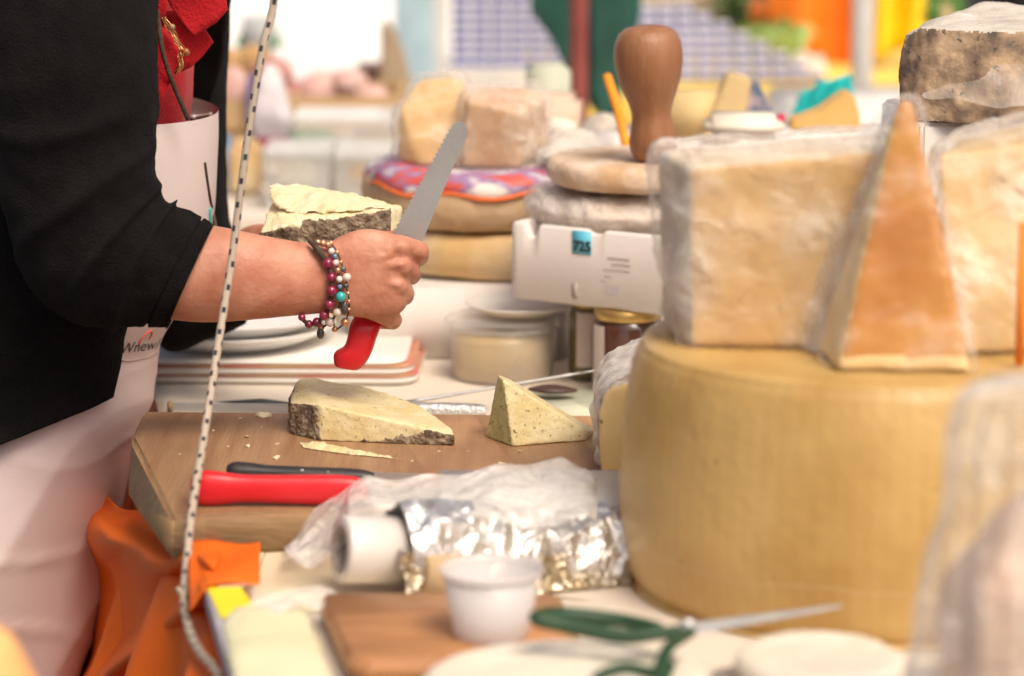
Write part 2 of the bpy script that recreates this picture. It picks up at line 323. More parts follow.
def prism(pts, d, bev=0):
    """pts: 3-D polygon, extruded by vector d"""
    bm = bmesh.new(); vs = [bm.verts.new(p) for p in pts]; f = bm.faces.new(vs)
    r = bmesh.ops.extrude_face_region(bm, geom=[f]); bmesh.ops.translate(bm, vec=Vector(d), verts=[v for v in r['geom'] if isinstance(v, bmesh.types.BMVert)])
    bmesh.ops.recalc_face_normals(bm, faces=bm.faces[:])
    if bev: bmesh.ops.bevel(bm, geom=bm.edges[:], offset=bev, segments=2, affect='EDGES')
    return bm
def sheet(fn, nu, nv, thick=0):
    bm = bmesh.new(); g = [[bm.verts.new(fn(i/nu, j/nv)) for j in range(nv+1)] for i in range(nu+1)]
    for i in range(nu):
        for j in range(nv): bm.faces.new((g[i][j], g[i+1][j], g[i+1][j+1], g[i][j+1]))
    bmesh.ops.recalc_face_normals(bm, faces=bm.faces[:])
    if thick: bmesh.ops.solidify(bm, geom=bm.faces[:], thickness=thick)
    return bm
def text_bm(body, size, shear=0, ext=.0004, font_off=0):
    cu = bpy.data.curves.new('t', 'FONT'); cu.body = body; cu.size = size; cu.extrude = ext; cu.shear = shear; cu.offset = font_off; cu.align_x = 'CENTER'; cu.align_y = 'CENTER'
    o = bpy.data.objects.new('t', cu); C.objects.link(o); dg = bpy.context.evaluated_depsgraph_get(); dg.update()
    me = bpy.data.meshes.new_from_object(o.evaluated_get(dg)); bm = bmesh.new(); bm.from_mesh(me)
    bpy.data.objects.remove(o); bpy.data.curves.remove(cu); bpy.data.meshes.remove(me); return bm
def copy_tree(o, parent=None):
    c = o.copy(); C.objects.link(c); c.parent = parent
    for ch in list(o.children): copy_tree(ch, c)
    return c
# ================================================================== SETTING
struct('ground', box(Vector((0, 10, -.05)), (120, 120, .1)), M['asphalt'])
# ------------------------------------------------------------------ table
tf = Vector((math.sin(R(-10.3)), math.cos(R(-10.3)), 0))       # direction of the table's left edge, going away
E0 = G(226, 676, TZ)
def tedge(y): return E0.x+(y-E0.y)*tf.x/tf.y
t = thing('market_table', 'long stall table under a cream cloth carrying the cutting board and cheeses', 'table', (.4, 2.9, 0))
tp = [Vector((tedge(1.75), 1.75, TZ)), Vector((1.5, 1.75, TZ)), Vector((1.5, 4.05, TZ)), Vector((tedge(3.95)+.0, 4.05, TZ))]
part('tabletop', prism([p-Vector((0,0,.006)) for p in tp], (0,0,-.03)), M['crate_wood'], t, False)
for x, y in ((tedge(1.85)+.1, 1.85), (1.42, 1.85), (1.42, 3.95), (tedge(3.9)+.1, 3.9)):
    part('leg', box(Vector((x, y, .407)), (.045, .045, .814), bev=.004), M['steel'], t, False)
def tablecl(u, v):
    y = 1.76+2.28*v; x = tedge(y)+.004+(1.49-tedge(y))*u
    p = Vector((x, y, TZ-.0015)); p.z += .0012*fr(p, 4); return p
tag(part('x', sheet(tablecl, 90, 110, -.003), M['cream_cloth'], t), 'cream cloth spread flat over the stall table', 'tablecloth'); 
tc_ = t.children[-1]
for ch in list(t.children):
    if ch.get('label'): ch.name = 'tablecloth'; ch.parent = None; ch.location = LOC[t]
# orange skirt along the left edge
def skirt(u, v):
    y = 1.85+1.75*u; x = tedge(y); n = Vector((-tf.y, tf.x, 0))
    z = TZ-.004-.8*v
    amp = min(1, v*3.0)
    o = .012+amp*(.035+.045*math.sin(y*17+1.2*math.sin(v*4)) + .03*math.sin(y*41+3*v) + .02*nz(Vector((y, v, 0)), 5))
    if v < .02: o = -.06*(1-v/.02)
    return Vector((x, y, z))+n*o
solo('table_skirt', sheet(skirt, 170, 60, .0012), M['orange_cloth'], 'orange cloth hanging in folds from the left table edge under the board', 'cloth')
def segd(x, y, a, b):
    dx, dy = b[0]-a[0], b[1]-a[1]; k = max(0, min(1, ((x-a[0])*dx+(y-a[1])*dy)/(dx*dx+dy*dy))); return math.hypot(x-a[0]-k*dx, y-a[1]-k*dy)
def sagdrape(u, v):
    x = 70+148*u-8*v*u; y = 482+62*u+300*v
    Y = 3.10-.70*u**.8
    up = min(segd(x, y, (100,530), (135,552)), segd(x, y, (135,552), (170,566)), segd(x, y, (170,566), (215,556)))
    lo = min(segd(x, y, (60,720), (110,672)), segd(x, y, (110,672), (160,632)), segd(x, y, (160,632), (205,590)))
    k = min(1, v*12)
    Y += .16-.16*math.exp(-(up/18)**2)*k-.19*math.exp(-(lo/15)**2)-.12*max(0, min(1, (y-640)/60))*max(0, (x-120)/90)
    p = P(x, y, Y); p += Vector((.006*nz(p, 12), .010*math.sin(x*.09+y*.05)+.012*nz(p, 9, 4), 0)); return p
solo('draped_cloth', sheet(sagdrape, 90, 110, .0015), M['orange_cloth'], 'orange cloth sagging in deep folds under the left corner of the big wooden board', 'cloth')
def backdrape(u, v):
    x = -.95+.62*u; z = .80-.78*v
    return Vector((x, 3.52+.035*math.sin(x*34+.8*math.sin(v*3))+.03*nz(Vector((x,0,v)), 6), z))
solo('hanging_cloth', sheet(backdrape, 80, 40, .0012), M['orange_cloth'], 'orange cloth hanging behind the seller beyond the apron', 'cloth')
# far tarps, counters
def tarp(u, v):
    x = -2.2+2.1*u; z = 2.9-2.85*v
    return Vector((x, 7.3+1.3*(1-v)+.03*math.sin(x*9+v*3), z))
solo('tent_wall', sheet(tarp, 50, 12, .004), M['tarp'], 'bright white tent wall across the far upper left', 'tent wall')
# ================================================================== BOARD AND THINGS ON IT
t = thing('cutting_board', 'large worn wooden cutting board with the herb cheese wedges on it', 'cutting board', G(400, 470, TZ)+Vector((0,0,.004)))
top = [G(172, 517, BZ), G(197, 515, BZ), G(700, 492, BZ), G(690, 416, BZ), G(143, 411, BZ), G(131, 437, BZ)]
bz_ = TZ+.003
bb = hull(top+[G(169, 559, bz_), G(197, 556, bz_), G(700, 532, bz_), G(690, 446, bz_), G(143, 446, bz_), G(127, 498, bz_)])
bmesh.ops.bevel(bb, geom=bb.edges[:], offset=.004, segments=3, affect='EDGES')
split(bb, lambda c, n: 0 if n.z > .6 else 1, [('top_face', M['board']), ('edge_band', M['board_edge'])], t)
# --- cheese wedge 1
def V(*a): return [P(*q) for q in a]
def Yb(py, z=BZ): return G(512, py, z).y
t = thing('cheese_wedge', 'long herb flecked cheese wedge with grey brown rind lying on the board', 'cheese', G(370, 436, BZ))
pts = [G(291, 434, BZ), G(320, 441, BZ), G(455, 446, BZ), G(452, 434, BZ), G(302, 412, BZ), G(289, 425, BZ),
       P(321, 405, Yb(441)), P(290, 402, Yb(434)), P(289, 398, Yb(425)), P(300, 378, Yb(418)), P(309, 377, Yb(416)), P(455, 435, Yb(446)), P(452, 429, Yb(443)), P(418, 404, Yb(426)), P(372, 388, Yb(417))]
b = chunk(pts, .0022, 3, .0006, 90, .0008, 30, 1)
c0 = P(330, 425, Yb(430))
def cw(c, n):
    s = .004*fr(c, 120, 2)
    if n.z > .55: return 0
    if c.x < P(319, 420, 2.89).x+s: return 1
    if n.y < 0 and c.z < BZ+.002+ (c.x-P(372,440,2.88).x)*.21+s: return 1
    return 0
split(b, cw, [('paste', M['paste_herb']), ('rind', M['rind_grey'])], t, fine=True, rough_i=1)
# --- cheese wedge 2
t = thing('cheese_wedge', 'upright triangular herb flecked cheese wedge at the back right of the board', 'cheese', G(530, 440, BZ))
pts = [G(513, 447, BZ), G(485, 437, BZ), G(587, 441, BZ), G(594, 433, BZ), P(503, 379, Yb(444)), P(498, 375, Yb(437)), P(508, 378, Yb(434)), P(588, 431, Yb(441)), P(594, 429, Yb(433))]
b = chunk(pts, .0022, 2, .0005, 90, .0006, 40, 3)
split(b, lambda c, n: 1 if n.x < -.45 and c.x < P(511,440,2.88).x else 0, [('paste', M['paste_herb']), ('shaded_side', M['paste_herb_shaded'])], t, fine=True)  # left face gets the darker paste: shade painted in as colour
# --- sliver, crumbs
pts = [G(298, 442, BZ+.001), G(300, 449, BZ), G(316, 441, BZ+.006), G(340, 447, BZ+.005), G(342, 455, BZ), G(406, 461, BZ), G(402, 458, BZ+.002), G(316, 447, BZ)]
solo('cheese_sliver', chunk(pts, .0015, 2, .0012, 120, .001, 60, 4), M['paste_herb'], 'thin cheese sliver lying in front of the long wedge', 'cheese')
solo('cheese_crumb', chunk([G(254, 416, BZ), G(262, 418, BZ), G(272, 417, BZ), G(270, 413, BZ+.004), G(258, 411, BZ+.006), G(272, 414, BZ)], .001, 2, .001, 200), M['paste_cream'], 'larger pale cheese crumb near the back edge of the board', 'crumb')
rnd = random.Random(3)
for (x, y, s) in [(248,438,2.6),(247,447,2.2),(277,445,2),(276,459,3.2),(241,419,1.6),(228,447,1.5),(502,466,3.6),(533,466,2),(262,428,1.4),(440,452,1.6),(468,452,1.2),(520,452,1.5),(180,455,1.5),(214,431,1.2),(412,462,1.6),(600,452,1.5)]:
    g = G(x, y, BZ); r = s*.00095
    pp = [g+Vector((rnd.uniform(-r, r)*1.6, rnd.uniform(-r, r)*1.5, rnd.uniform(0, r*1.3))) for _ in range(9)]
    solo('cheese_crumb', hull(pp), M['paste_cream'], 'tiny pale cheese crumb scattered on the wooden board', 'crumb', 'cheese crumbs on the board', smooth=False)
# --- wrapped half cheese at the right end of the board
t = thing('wrapped_cheese', 'half cheese with smooth yellow face and crumpled film beside the amber wheel', 'cheese', G(640, 470, BZ))
yf = 2.74
prof = [(601, 474), (598, 440), (598, 415), (603, 396), (612, 386), (640, 381), (690, 380), (740, 384), (745, 474)]
body = hull([P(x, y, yf) for x, y in prof]+[P(x, y, yf)+Vector((0, .13, 0)) for x, y in prof])
b = remesh(body, .003, 2); displace(b, lambda c, n: .0012*fr(c, 70, 5)*(1-abs(n.y)*.7))
split(b, lambda c, n: 0 if n.y < -.75 else 1, [('paste', M['paste_orange_fleck']), ('rind', M['rind_thin'])], t)
prof2 = [(600, 470), (598, 440), (599, 415), (603, 395), (614, 381), (640, 366), (700, 362), (750, 364), (752, 470)]
b = remesh(hull([P(x+2, y+3, yf-.004) for x, y in prof2[:0]]+[P(x, y, yf+.006) for x, y in prof2]+[P(x, y, yf+.006)+Vector((0, .14, 0)) for x, y in prof2]), .004, 2)
displace(b, lambda c, n: .009*abs(noise.noise(c*40))-.004*abs(noise.noise(c*90)))
b2 = bmesh.new(); 
bmesh.ops.delete(b, geom=[f for f in b.faces if f.normal.y < -.6], context='FACES')
part('film', b, M['film_soft'], t)
# --- knives on the board
def knife_on_board(label, hx0, hx1, yc, hw, m, z, riv=False, blade=90):
    Yk = Yb(yc, z); t = thing('kitchen_knife', label, 'knife', G((hx0+hx1)/2, yc, BZ))
    L = hx1-hx0
    rings = []
    for u, k in ((0, .55), (.02, .8), (.06, 1.02), (.15, 1.0), (.3, .82), (.6, .86), (.8, .9), (.93, .8), (1, .5)):
        x = hx0+L*u; yy = yc+ (3 if not riv else 7)*(u-.5)
        rings.append((x, yy-hw*k, x, yy+hw*k, Yk-.002*u, .011*k))
    b = loft(rings, 28, 4, sq=2.6); part('handle', b, m, t)
    x0 = hx0+L*.9; a = P(x0, yc-hw*.6, Yk); 
    pb = [P(x0, yc-hw*.3, Yk), P(x0, yc+hw*.75, Yk), P(x0+blade*1.0, yc+hw*.6+3, Yk), P(x0+blade*1.2, yc+hw*.1, Yk)]
    part('blade', prism([Vector((p.x, p.y+(.5-i%2)*0, p.z)) for i, p in enumerate(pb)], (0, .0018, 0)), M['steel'], t, False)
    if riv:
        for x, y in ((302, 470.5), (328, 472.5), (354, 474.5)): part('rivet', sphere(P(x, y, Yk-.0085), .0022, 10, (1, .5, .6)), M['steel'], t)
knife_on_board('red handled kitchen knife lying nearest the front of the board', 191, 368, 489, 16.5, M['red_plastic'], BZ+.016)
knife_on_board('black riveted knife lying behind the red handled one', 227, 374, 474, 8.5, M['black_plastic'], BZ+.009, True, 60)
# --- long steel knife behind the board
t = thing('kitchen_knife', 'long steel knife with hammered silver handle lying behind the board', 'knife', G(330, 412, TZ+.02))
zk = .872; Yk = G(300, 407, zk).y
part('blade', prism([P(170, 403, Yk), P(172, 411, Yk), P(420, 416, Yk), P(420, 405, Yk)], (0, .002, 0)), M['steel'], t, False)
part('handle', loft([(400, 405, 400, 416, Yk, .008), (415, 403, 415, 417, Yk, .009), (450, 403, 450, 418, Yk, .010), (476, 404, 476, 418, Yk, .010), (486, 406, 486, 417, Yk, .008)], 24, 5, sq=3), M['steel_hammered'], t)
part('tip_guard', box(P(170, 407, Yk), (.006, .006, .012), bev=.001), plain('brass_brown', (.25,.16,.07)), t)
solo('paring_knife_blade', prism([P(216, 402, Yk+.03), P(244, 404, Yk+.03), P(300, 404, Yk+.03), P(262, 399, Yk+.03)], (0, .003, 0)), plain('dark_steel', (.05,.06,.06), .4), 'dark narrow blade edge peeking out behind the long steel knife', 'knife')
a, bq = G(404, 403, TZ+.012), G(580, 373, TZ+.045)
t = thing('carving_fork', 'thin steel rod like cheese fork leaning behind the upright wedge', 'fork', G(500, 395, TZ))
part('shaft', tube([a, a.lerp(bq, .5), bq], lambda u: .0028-.0015*u, 10, 4), M['steel'], t)
part('tip', tube([bq, bq+(bq-a).normalized()*.02], lambda u: .0013-.0008*u, 8, 2), M['steel'], t)
# ================================================================== TABLE, MIDDLE DISTANCE
def rrect(c, sx, sy, r, rz=0, n=6):
    out = []
    for (cx, cy, a0) in ((sx/2-r, sy/2-r, 0), (-sx/2+r, sy/2-r, 90), (-sx/2+r, -sy/2+r, 180), (sx/2-r, -sy/2+r, 270)):
        for k in range(n+1):
            a = R(a0+90*k/n); out.append(Vector((cx+r*math.cos(a), cy+r*math.sin(a), 0)))
    m_ = Matrix.Translation(c) @ Matrix.Rotation(rz, 4, 'Z'); return [m_ @ p for p in out]
def slab(c, sx, sy, h, r, rz=0, bev=.003, n=6): return prism(rrect(c, sx, sy, r, rz, n), (0, 0, h), bev)
# wax paper stack with red edges
Ys = G(300, 386, TZ).y; cx = (P(128, 380, Ys).x+P(421, 380, Ys).x)/2; wx = P(421, 380, Ys).x-P(128, 380, Ys).x
t = thing('paper_stack', 'stack of folded white wrapping papers with red edges under the plates', 'paper', Vector((cx, Ys+.13, TZ)))
for i in range(2):
    part('folded_sheet', slab(Vector((cx-.004*i, Ys+.13, TZ+.0035+i*.011)), wx-.006*i, .27, .0085, .03, R(-2+1*i), .002), M['paper'], t)
    part('red_edge', slab(Vector((cx-.004*i, Ys+.13, TZ+.0125+i*.011)), wx-.004*i,   .271, .0009, .03, R(-2+1*i), .0008), M['red_line'], t)
part('folded_sheet', slab(Vector((cx-.01, Ys+.132, TZ+.0258)), wx-.012, .268, .005, .03, R(-1), .002), M['paper'], t)
def plate(label, px, Y, z, r, h, name='plate'):
    c = Vector((P(px, 340, Y).x, Y, z))
    prof = [(r*.6, 0), (r*.72, .001), (r*.9, h*.55), (r, h*.9), (r*1.003, h), (r*.985, h*1.02), (r*.86, h*.62), (r*.7, h*.25), (r*.01, h*.22)]
    return solo(name, lathe(prof, c, 72), M['white_plastic'], label, 'plate')
plate('lower deep white plate on the folded papers', 232, 3.47, TZ+.034, .128, .022)
t_ = plate('upper white plate stacked on the lower one below the forearm', 240, 3.47, TZ+.050, .112, .018)
solo('yellow_cheese_block', box(Vector((P(285, 322, 3.66).x, 3.68, TZ+.04)), (.13, .1, .08), R(8), .006), plain('yellow_paste', (.80,.50,.12)), 'yellow cheese block half hidden behind the forearm and bracelet', 'cheese')
# white foam slab under big rounds
zs = .943
Yl = 3.50
solo('foam_box', slab(Vector((P(470, 300, Yl).x-.005, Yl+.2, TZ+.001)), P(566, 300, Yl).x-P(345, 300, Yl).x, .4, zs-TZ-.002, .012, R(-3), .004), M['foam'], 'low white foam box under the two big tan cheese rounds', 'box')
def round_cheese(name, label, c, r, h, m, seed, amp=.003, vox=.005, squash=.45, tilt=None):
    prof = []
    n = 12
    for k in range(n+1):
        a = -90+180*k/n; prof.append((r-h*squash+h*squash*math.cos(R(a))**.8 if abs(a) < 89.9 else r-h*squash, h/2+h/2*math.sin(R(a))))
    b = remesh(lathe(prof, c, 72, tilt), vox, 2); displace(b, lambda p, n: amp*nz(p, 14, seed)+.0012*fr(p, 50, seed))
    return solo(name, b, m, label, 'cheese')
Yr = 3.70
cr = Vector((P(492, 240, Yr).x, Yr, zs))
round_cheese('cheese_round', 'lower yellow tan cheese round on the foam box', cr+Vector((.01, 0, .001)), .172, .058, M['rind_yellow'], 11)
round_cheese('cheese_round', 'upper tan cheese round beneath the patterned paper', cr+Vector((-.003, -.005, .061)), .168, .072, M['rind_tan'], 12)
# patterned paper
pm = mat('patterned_paper', (.62,.10,.08), (.75,.68,.62), scale=30, rough=.5, c3=(.30,.20,.38), ramp=(.40,.60), detail=3, stretch=(.5,1,1.5))
N_, L_ = pm.node_tree.nodes, pm.node_tree.links
def ppaper(u, v):
    a = 2*math.pi*u; r = .171*min(1, v*1.12)
    z = zs+.1405+ (.0 if v < .78 else -(v-.78)*.13)+.004*math.sin(a*9)*max(0, v-.6)*2.5+.002*math.sin(a*4)
    return Vector((cr.x+.004+(r+.003*math.sin(a*7)*v)*math.cos(a), cr.y+(r+.003*math.sin(a*7)*v)*math.sin(a)-.004, z))
t = thing('patterned_sheet', 'red and violet patterned paper disc with orange rim on the upper tan round', 'paper', cr+Vector((0, 0, .13)))
part('printed_sheet', sheet(ppaper, 120, 16, .001), pm, t)
part('orange_rim', tube([ppaper(k/60, 1.0) for k in range(61)], .0028, 6, 1), plain('orange_trim', (.80,.17,.04)), t)
# wrapped chunks on top of it
def wrapped(name, label, pts, m1, fm, vox=.004, seed=0, infl=.004, camp=.006, cl=None, m2=None, fsc=30, am=.0007):
    b = chunk(pts, vox, 3, am, 50, .002, 20, seed); t = thing(name, label, 'cheese', base_of(b))
    f = b.copy()
    if cl: split(b, cl, [('paste', m1), ('rind', m2)], t)
    else: part('paste', b, m1, t)
    displace(f, lambda c, n: infl*1.3+camp*1.5*(1-2.2*abs(noise.noise(Vector((c.x*fsc*.5, c.y*fsc, c.z*fsc*.9))+Vector((seed,0,0)))))*.6+camp*.5*abs(noise.noise(c*fsc*2.2)))
    zmin = min(v.co.z for v in f.verts); z0 = base_of(f).z
    for v in f.verts: v.co.z = max(v.co.z, LOC[t].z-.0005)
    part('film', f, fm, t); return t
wrapped('wrapped_cheese', 'rounded tan cheese chunk in film behind the raised blade', V((398,160,3.62),(400,110,3.62),(418,80,3.66),(455,76,3.66),(472,95,3.63),(472,166,3.6),(420,166,3.6),(410,150,3.75),(470,160,3.75),(462,80,3.74)), M['tan_paste'], M['film_milky'], seed=21)
wrapped('wrapped_cheese', 'blocky tan cheese chunk in film to the right of the knife tip', V((462,167,3.58),(520,168,3.56),(522,112,3.56),(466,100,3.58),(535,88,3.68),(470,86,3.70),(548,150,3.68),(546,98,3.68),(470,150,3.70)), mat('brown_tan_paste', (.58,.33,.17), (.70,.48,.30), scale=18, rough=.5, bump=.4), M['film_milky'], seed=22)
# ------------------------------------------------------------------ tub
def tub(name, label, c, r, h, m, lid, cont=None, hc=.7, lidr=None):
    t = thing(name, label, 'tub', c)
    part('bowl', lathe([(r*.9, .0005), (r*.93, .002), (r, h), (r*.985, h), (r*.91, .004), (.001, .0035)], c, 56, close=False), m, t)
    if cont: part('contents', lathe([(r*.88, .005), (r*.9, h*hc*.5), (r*.93, h*hc), (.001, h*hc+.003)], c, 40), cont, t)
    R_ = lidr or r*1.05
    part('lid', lathe([(R_*.97, h-.004), (R_, h-.003), (R_, h+.006), (R_*.96, h+.008), (R_*.9, h+.0065), (.001, h+.007)], c, 56), lid, t)
    return t
ct = G(505, 378, TZ); ct.y += .05
tub('plastic_tub', 'clear round tub with yellow contents and lid in front of the foam box', Vector((P(502, 350, 3.40).x, 3.40, TZ)), .066, .068, M['clear_tub2'], M['clear_tub2'], plain('pale_yellow_contents', (.62,.44,.20)), .75)
plate('white plate resting on the lid of the clear tub', 520, 3.42, TZ+.078, .066, .012)
# jars
def jar(label, px, Y, r, h, content, lab):
    c = Vector((P(px, 360, Y).x, Y, TZ+.001)); t = thing('glass_jar', label, 'jar', c)
    part('glass', lathe([(r*.8, 0), (r*.97, .004), (r, .012), (r, h*.78), (r*.9, h*.86), (r*.86, h*.88)], c, 40), content, t)
    part('lid', lathe([(r*.93, h*.87), (r*.95, h*.88), (r*.95, h*.985), (r*.9, h), (.001, h)], c, 40), mat('gold_lid', (.55,.36,.12), (.62,.42,.16), rough=.35, metal=.8), t)
    p0, p1 = lab
    rows = [[c+Vector(((r+.0008)*math.sin(R(a)), -(r+.0008)*math.cos(R(a)), z)) for z in (h*.18, h*.5, h*.82)] for a in range(p0, p1+1, 6)]
    bm = bmesh.new(); vs = [[bm.verts.new(p) for p in rw] for rw in rows]
    for i in range(len(vs)-1):
        for k in range(2): bm.faces.new((vs[i][k], vs[i+1][k], vs[i+1][k+1], vs[i][k+1]))
    part('label_strip', bm, plain('label_paper', (.62,.52,.47)), t)
glass_dark = mat('dark_preserve_glass', (.05,.018,.012), (.09,.035,.02), scale=30, rough=.12, coat=.6)
glass_olive = mat('olive_preserve_glass', (.10,.08,.03), (.16,.12,.05), scale=40, rough=.12, coat=.6)
jar('dark brown preserve jar with gold lid under the foam box', 628, 3.31, .043, .104, glass_dark, (-72, -42))
jar('slim olive preserve jar with gold lid left of the dark jar', 590, 3.39, .026, .104, glass_olive, (-40, 20))
solo('serving_card', slab(Vector((P(575, 403, 3.2).x, 3.22, TZ+.002)), .14, .18, .004, .01, R(-12), .001), plain('pale_green_card', (.50,.52,.40)), 'pale grey green card lying between the fork and the dark jar', 'card')
solo('dark_spoon', loft([(528,388,528,390,3.25,.004),(545,385,545,393,3.25,.015),(562,386,562,393,3.25,.014),(577,389,577,392,3.25,.004)], 20, 4), plain('dark_brown', (.06,.03,.025), .4), 'dark brown oval spoon on the pale card in front of the jars', 'spoon')
# ------------------------------------------------------------------ foam box 725
zb = TZ+.106
A0, A1 = G(508, 298, zb), G(655, 315, zb)
dr = (A1-A0).normalized(); nr = Vector((-dr.y, dr.x, 0)); rzb = math.atan2(dr.y, dr.x)
Wb, Db, Hb = .27, .26, .092
cb = A0+dr*Wb/2+nr*Db/2; cb.z = zb
t = thing('foam_box', 'white foam box with blue 725 tag holding wrapped cheeses', 'box', cb)
outer = rrect(cb, Wb, Db, .014, rzb, 10); inner = rrect(cb, Wb-.028, Db-.028, .012, rzb, 10)
def dense(poly, step=.003):
    out = []
    for i, p in enumerate(poly):
        q = poly[(i+1) % len(poly)]; n = max(1, int((q-p).length/step))
        out += [p.lerp(q, k/n) for k in range(n)]
    return out
def wall(outer, t_in, H):
    o = dense(outer); bm = bmesh.new(); c = sum(o, Vector())/len(o); rows = []
    n = len(o); nrm = []
    for i in range(n):
        d = (o[(i+1) % n]-o[i-1]).normalized(); nrm.append(Vector((d.y, -d.x, 0)))
    def nz_(p):      # notches in the rim
        s = (p-A0).dot(dr); dn = (p-A0).dot(nr)
        if dn > .03: return 0
        v = 0
        for s0, w, dp in ((.034, .0085, .016), (.122, .012, .005)):
            k = abs(s-s0)
            if k < w: v = max(v, dp*math.sqrt(1-(k/w)**2))
        return v
    for (off, hh, notch) in ((-.004, 0, 0), (0, .004, 0), (0, .05, 0), (0, H-.003, 1), (-.003, H, 1), (-t_in+.003, H, 1), (-t_in, H-.003, 1), (-t_in, .014, 0)):
        rows.append([bm.verts.new(o[i]+nrm[i]*off+Vector((0, 0, hh-(nz_(o[i]) if notch else 0)))) for i in range(n)])
    for r in range(len(rows)-1):
        for i in range(n): bm.faces.new((rows[r][i], rows[r][(i+1) % n], rows[r+1][(i+1) % n], rows[r+1][i]))
    bm.faces.new(rows[0][::-1]); bm.faces.new(rows[-1])
    bmesh.ops.recalc_face_normals(bm, faces=bm.faces[:]); return bm
part('box_wall', wall(outer, .014, Hb), M['foam'], t)
def on_box(s, z, off=.0008): 
    p = A0+dr*s-nr*off; p.z = zb+z; return p
def boxrot(bm, p):
    bmesh.ops.transform(bm, matrix=Matrix.Translation(p) @ Matrix.Rotation(rzb, 4, 'Z') @ Matrix.Rotation(R(90), 4, 'X'), verts=bm.verts); return bm
s725 = .104
part('price_tag', boxrot(box(Vector((0,0,0)), (.0262, .0275, .0008)), on_box(s725, .0765, .0006)), plain('blue_tag', (.10,.46,.62), .5), t)
tt = part('tag_number', boxrot(text_bm('725', .0165, 0, .0002, .0005), on_box(s725+.0008, .0715, .0014)), plain('ink', (.01,.01,.015), .6), t)
tt['label'] = 'black number 725 on the blue tag'
part('tag_small_print', boxrot(text_bm('EURO', .0032, 0, .0001), on_box(s725, .0865, .0013)), plain('blue_ink', (.05,.2,.3), .6), t) if False else None
for s, z, w, h in ((.155, .062, .030, .0016), (.158, .055, .026, .0016), (.152, .048, .036, .0014), (.140, .040, .010, .0016), (.147, .024, .018, .010), (.134, .034, .008, .001)):
    part('faded_print', boxrot(box(Vector((0,0,0)), (w, h, .0006)), on_box(s, z, .0006)), plain('faded_print', (.50,.45,.46), .8), t, False)
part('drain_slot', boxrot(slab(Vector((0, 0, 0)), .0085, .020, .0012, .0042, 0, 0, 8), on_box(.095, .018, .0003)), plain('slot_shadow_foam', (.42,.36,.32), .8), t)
cbx = Vector((P(634, 210, 3.42).x, 3.425, zb+.014))
b = remesh(lathe([(.05, .028), (.095, .055), (.122, .076), (.128, .090), (.118, .106), (.08, .113), (.001, .115)], cbx, 60), .004, 2)
displace(b, lambda p, n: .004*nz(p, 18, 5)+.002*fr(p, 50, 2))
t = thing('wrapped_cheese', 'pale cheese round in film sitting in the tagged foam box', 'cheese', cbx+Vector((0,0,.03)))
f = b.copy(); part('rind', b, M['rind_dusty'], t)
displace(f, lambda c, n: .002+.010*abs(noise.noise(c*24))+.005*abs(noise.noise(c*60))); part('film', f, M['film_milky'], t)
round_cheese('cheese_round', 'small cracked tan cheese round on top of the film wrapped one', Vector((P(640, 180, 3.38).x, 3.40, zb+.134)), .112, .032, M['rind_cracked'], 15, .003, .004, .5)
# turned wooden pestle
zt = zb+.168
t = thing('wooden_pestle', 'turned brown wooden pestle standing behind the wrapped cheeses', 'pestle', Vector((P(654, 150, 3.34).x, 3.34, zt)))
kp = [(r_*1.0, z_*1.04) for r_, z_ in [(.0165,0),(.023,.004),(.0275,.014),(.0285,.024),(.026,.036),(.0235,.048),(.0235,.056),(.0265,.066),(.032,.080),(.0375,.096),(.0405,.112),(.0405,.124),(.0385,.136),(.033,.146),(.025,.1515),(.012,.154),(.001,.1545)]]
part('turned_body', lathe(kp, LOC[t], 48, (0, R(-3.5))), M['knob_wood'], t)
# ================================================================== FOREGROUND: amber wheel and what stands on it
wc = Vector((P(877, 400, 2.5).x, 2.5, TZ+.0015)); wr, wh = .231, .224
wm = mat('amber_wheel_rind', (.46,.27,.08), (.58,.385,.145), scale=9, rough=.42, bump=.35, bscale=70, detail=6, spec=.5, specks=[(40,.1,.2,(.34,.18,.06))])
N_, L_ = wm.node_tree.nodes, wm.node_tree.links; b_ = N_['Principled BSDF']; src = b_.inputs['Base Color'].links[0].from_socket
tc = N_.new('ShaderNodeTexCoord'); sx = N_.new('ShaderNodeSeparateXYZ'); L_.new(tc.outputs['Object'], sx.inputs[0])
at = N_.new('ShaderNodeMath'); at.operation = 'ARCTAN2'; L_.new(sx.outputs[0], at.inputs[0]); L_.new(sx.outputs[1], at.inputs[1])
ms = N_.new('ShaderNodeMath'); ms.operation = 'MULTIPLY'; ms.inputs[1].default_value = 95; L_.new(at.outputs[0], ms.inputs[0])
sn = N_.new('ShaderNodeMath'); sn.operation = 'SINE'; L_.new(ms.outputs[0], sn.inputs[0])
nn = N_.new('ShaderNodeTexNoise'); nn.inputs['Scale'].default_value = 12; nn.inputs['Detail'].default_value = 6; L_.new(tc.outputs['Object'], nn.inputs[0])
m1 = N_.new('ShaderNodeMath'); m1.operation = 'MULTIPLY'; L_.new(sn.outputs[0], m1.inputs[0]); L_.new(nn.outputs[0], m1.inputs[1])
mr = N_.new('ShaderNodeMapRange'); mr.inputs[1].default_value = -.6; mr.inputs[2].default_value = .6; mr.inputs[3].default_value = .97; mr.inputs[4].default_value = 1.02; L_.new(m1.outputs[0], mr.inputs[0])
vs_ = N_.new('ShaderNodeVectorMath'); vs_.operation = 'SCALE'; L_.new(src, vs_.inputs[0]); L_.new(mr.outputs[0], vs_.inputs['Scale'])
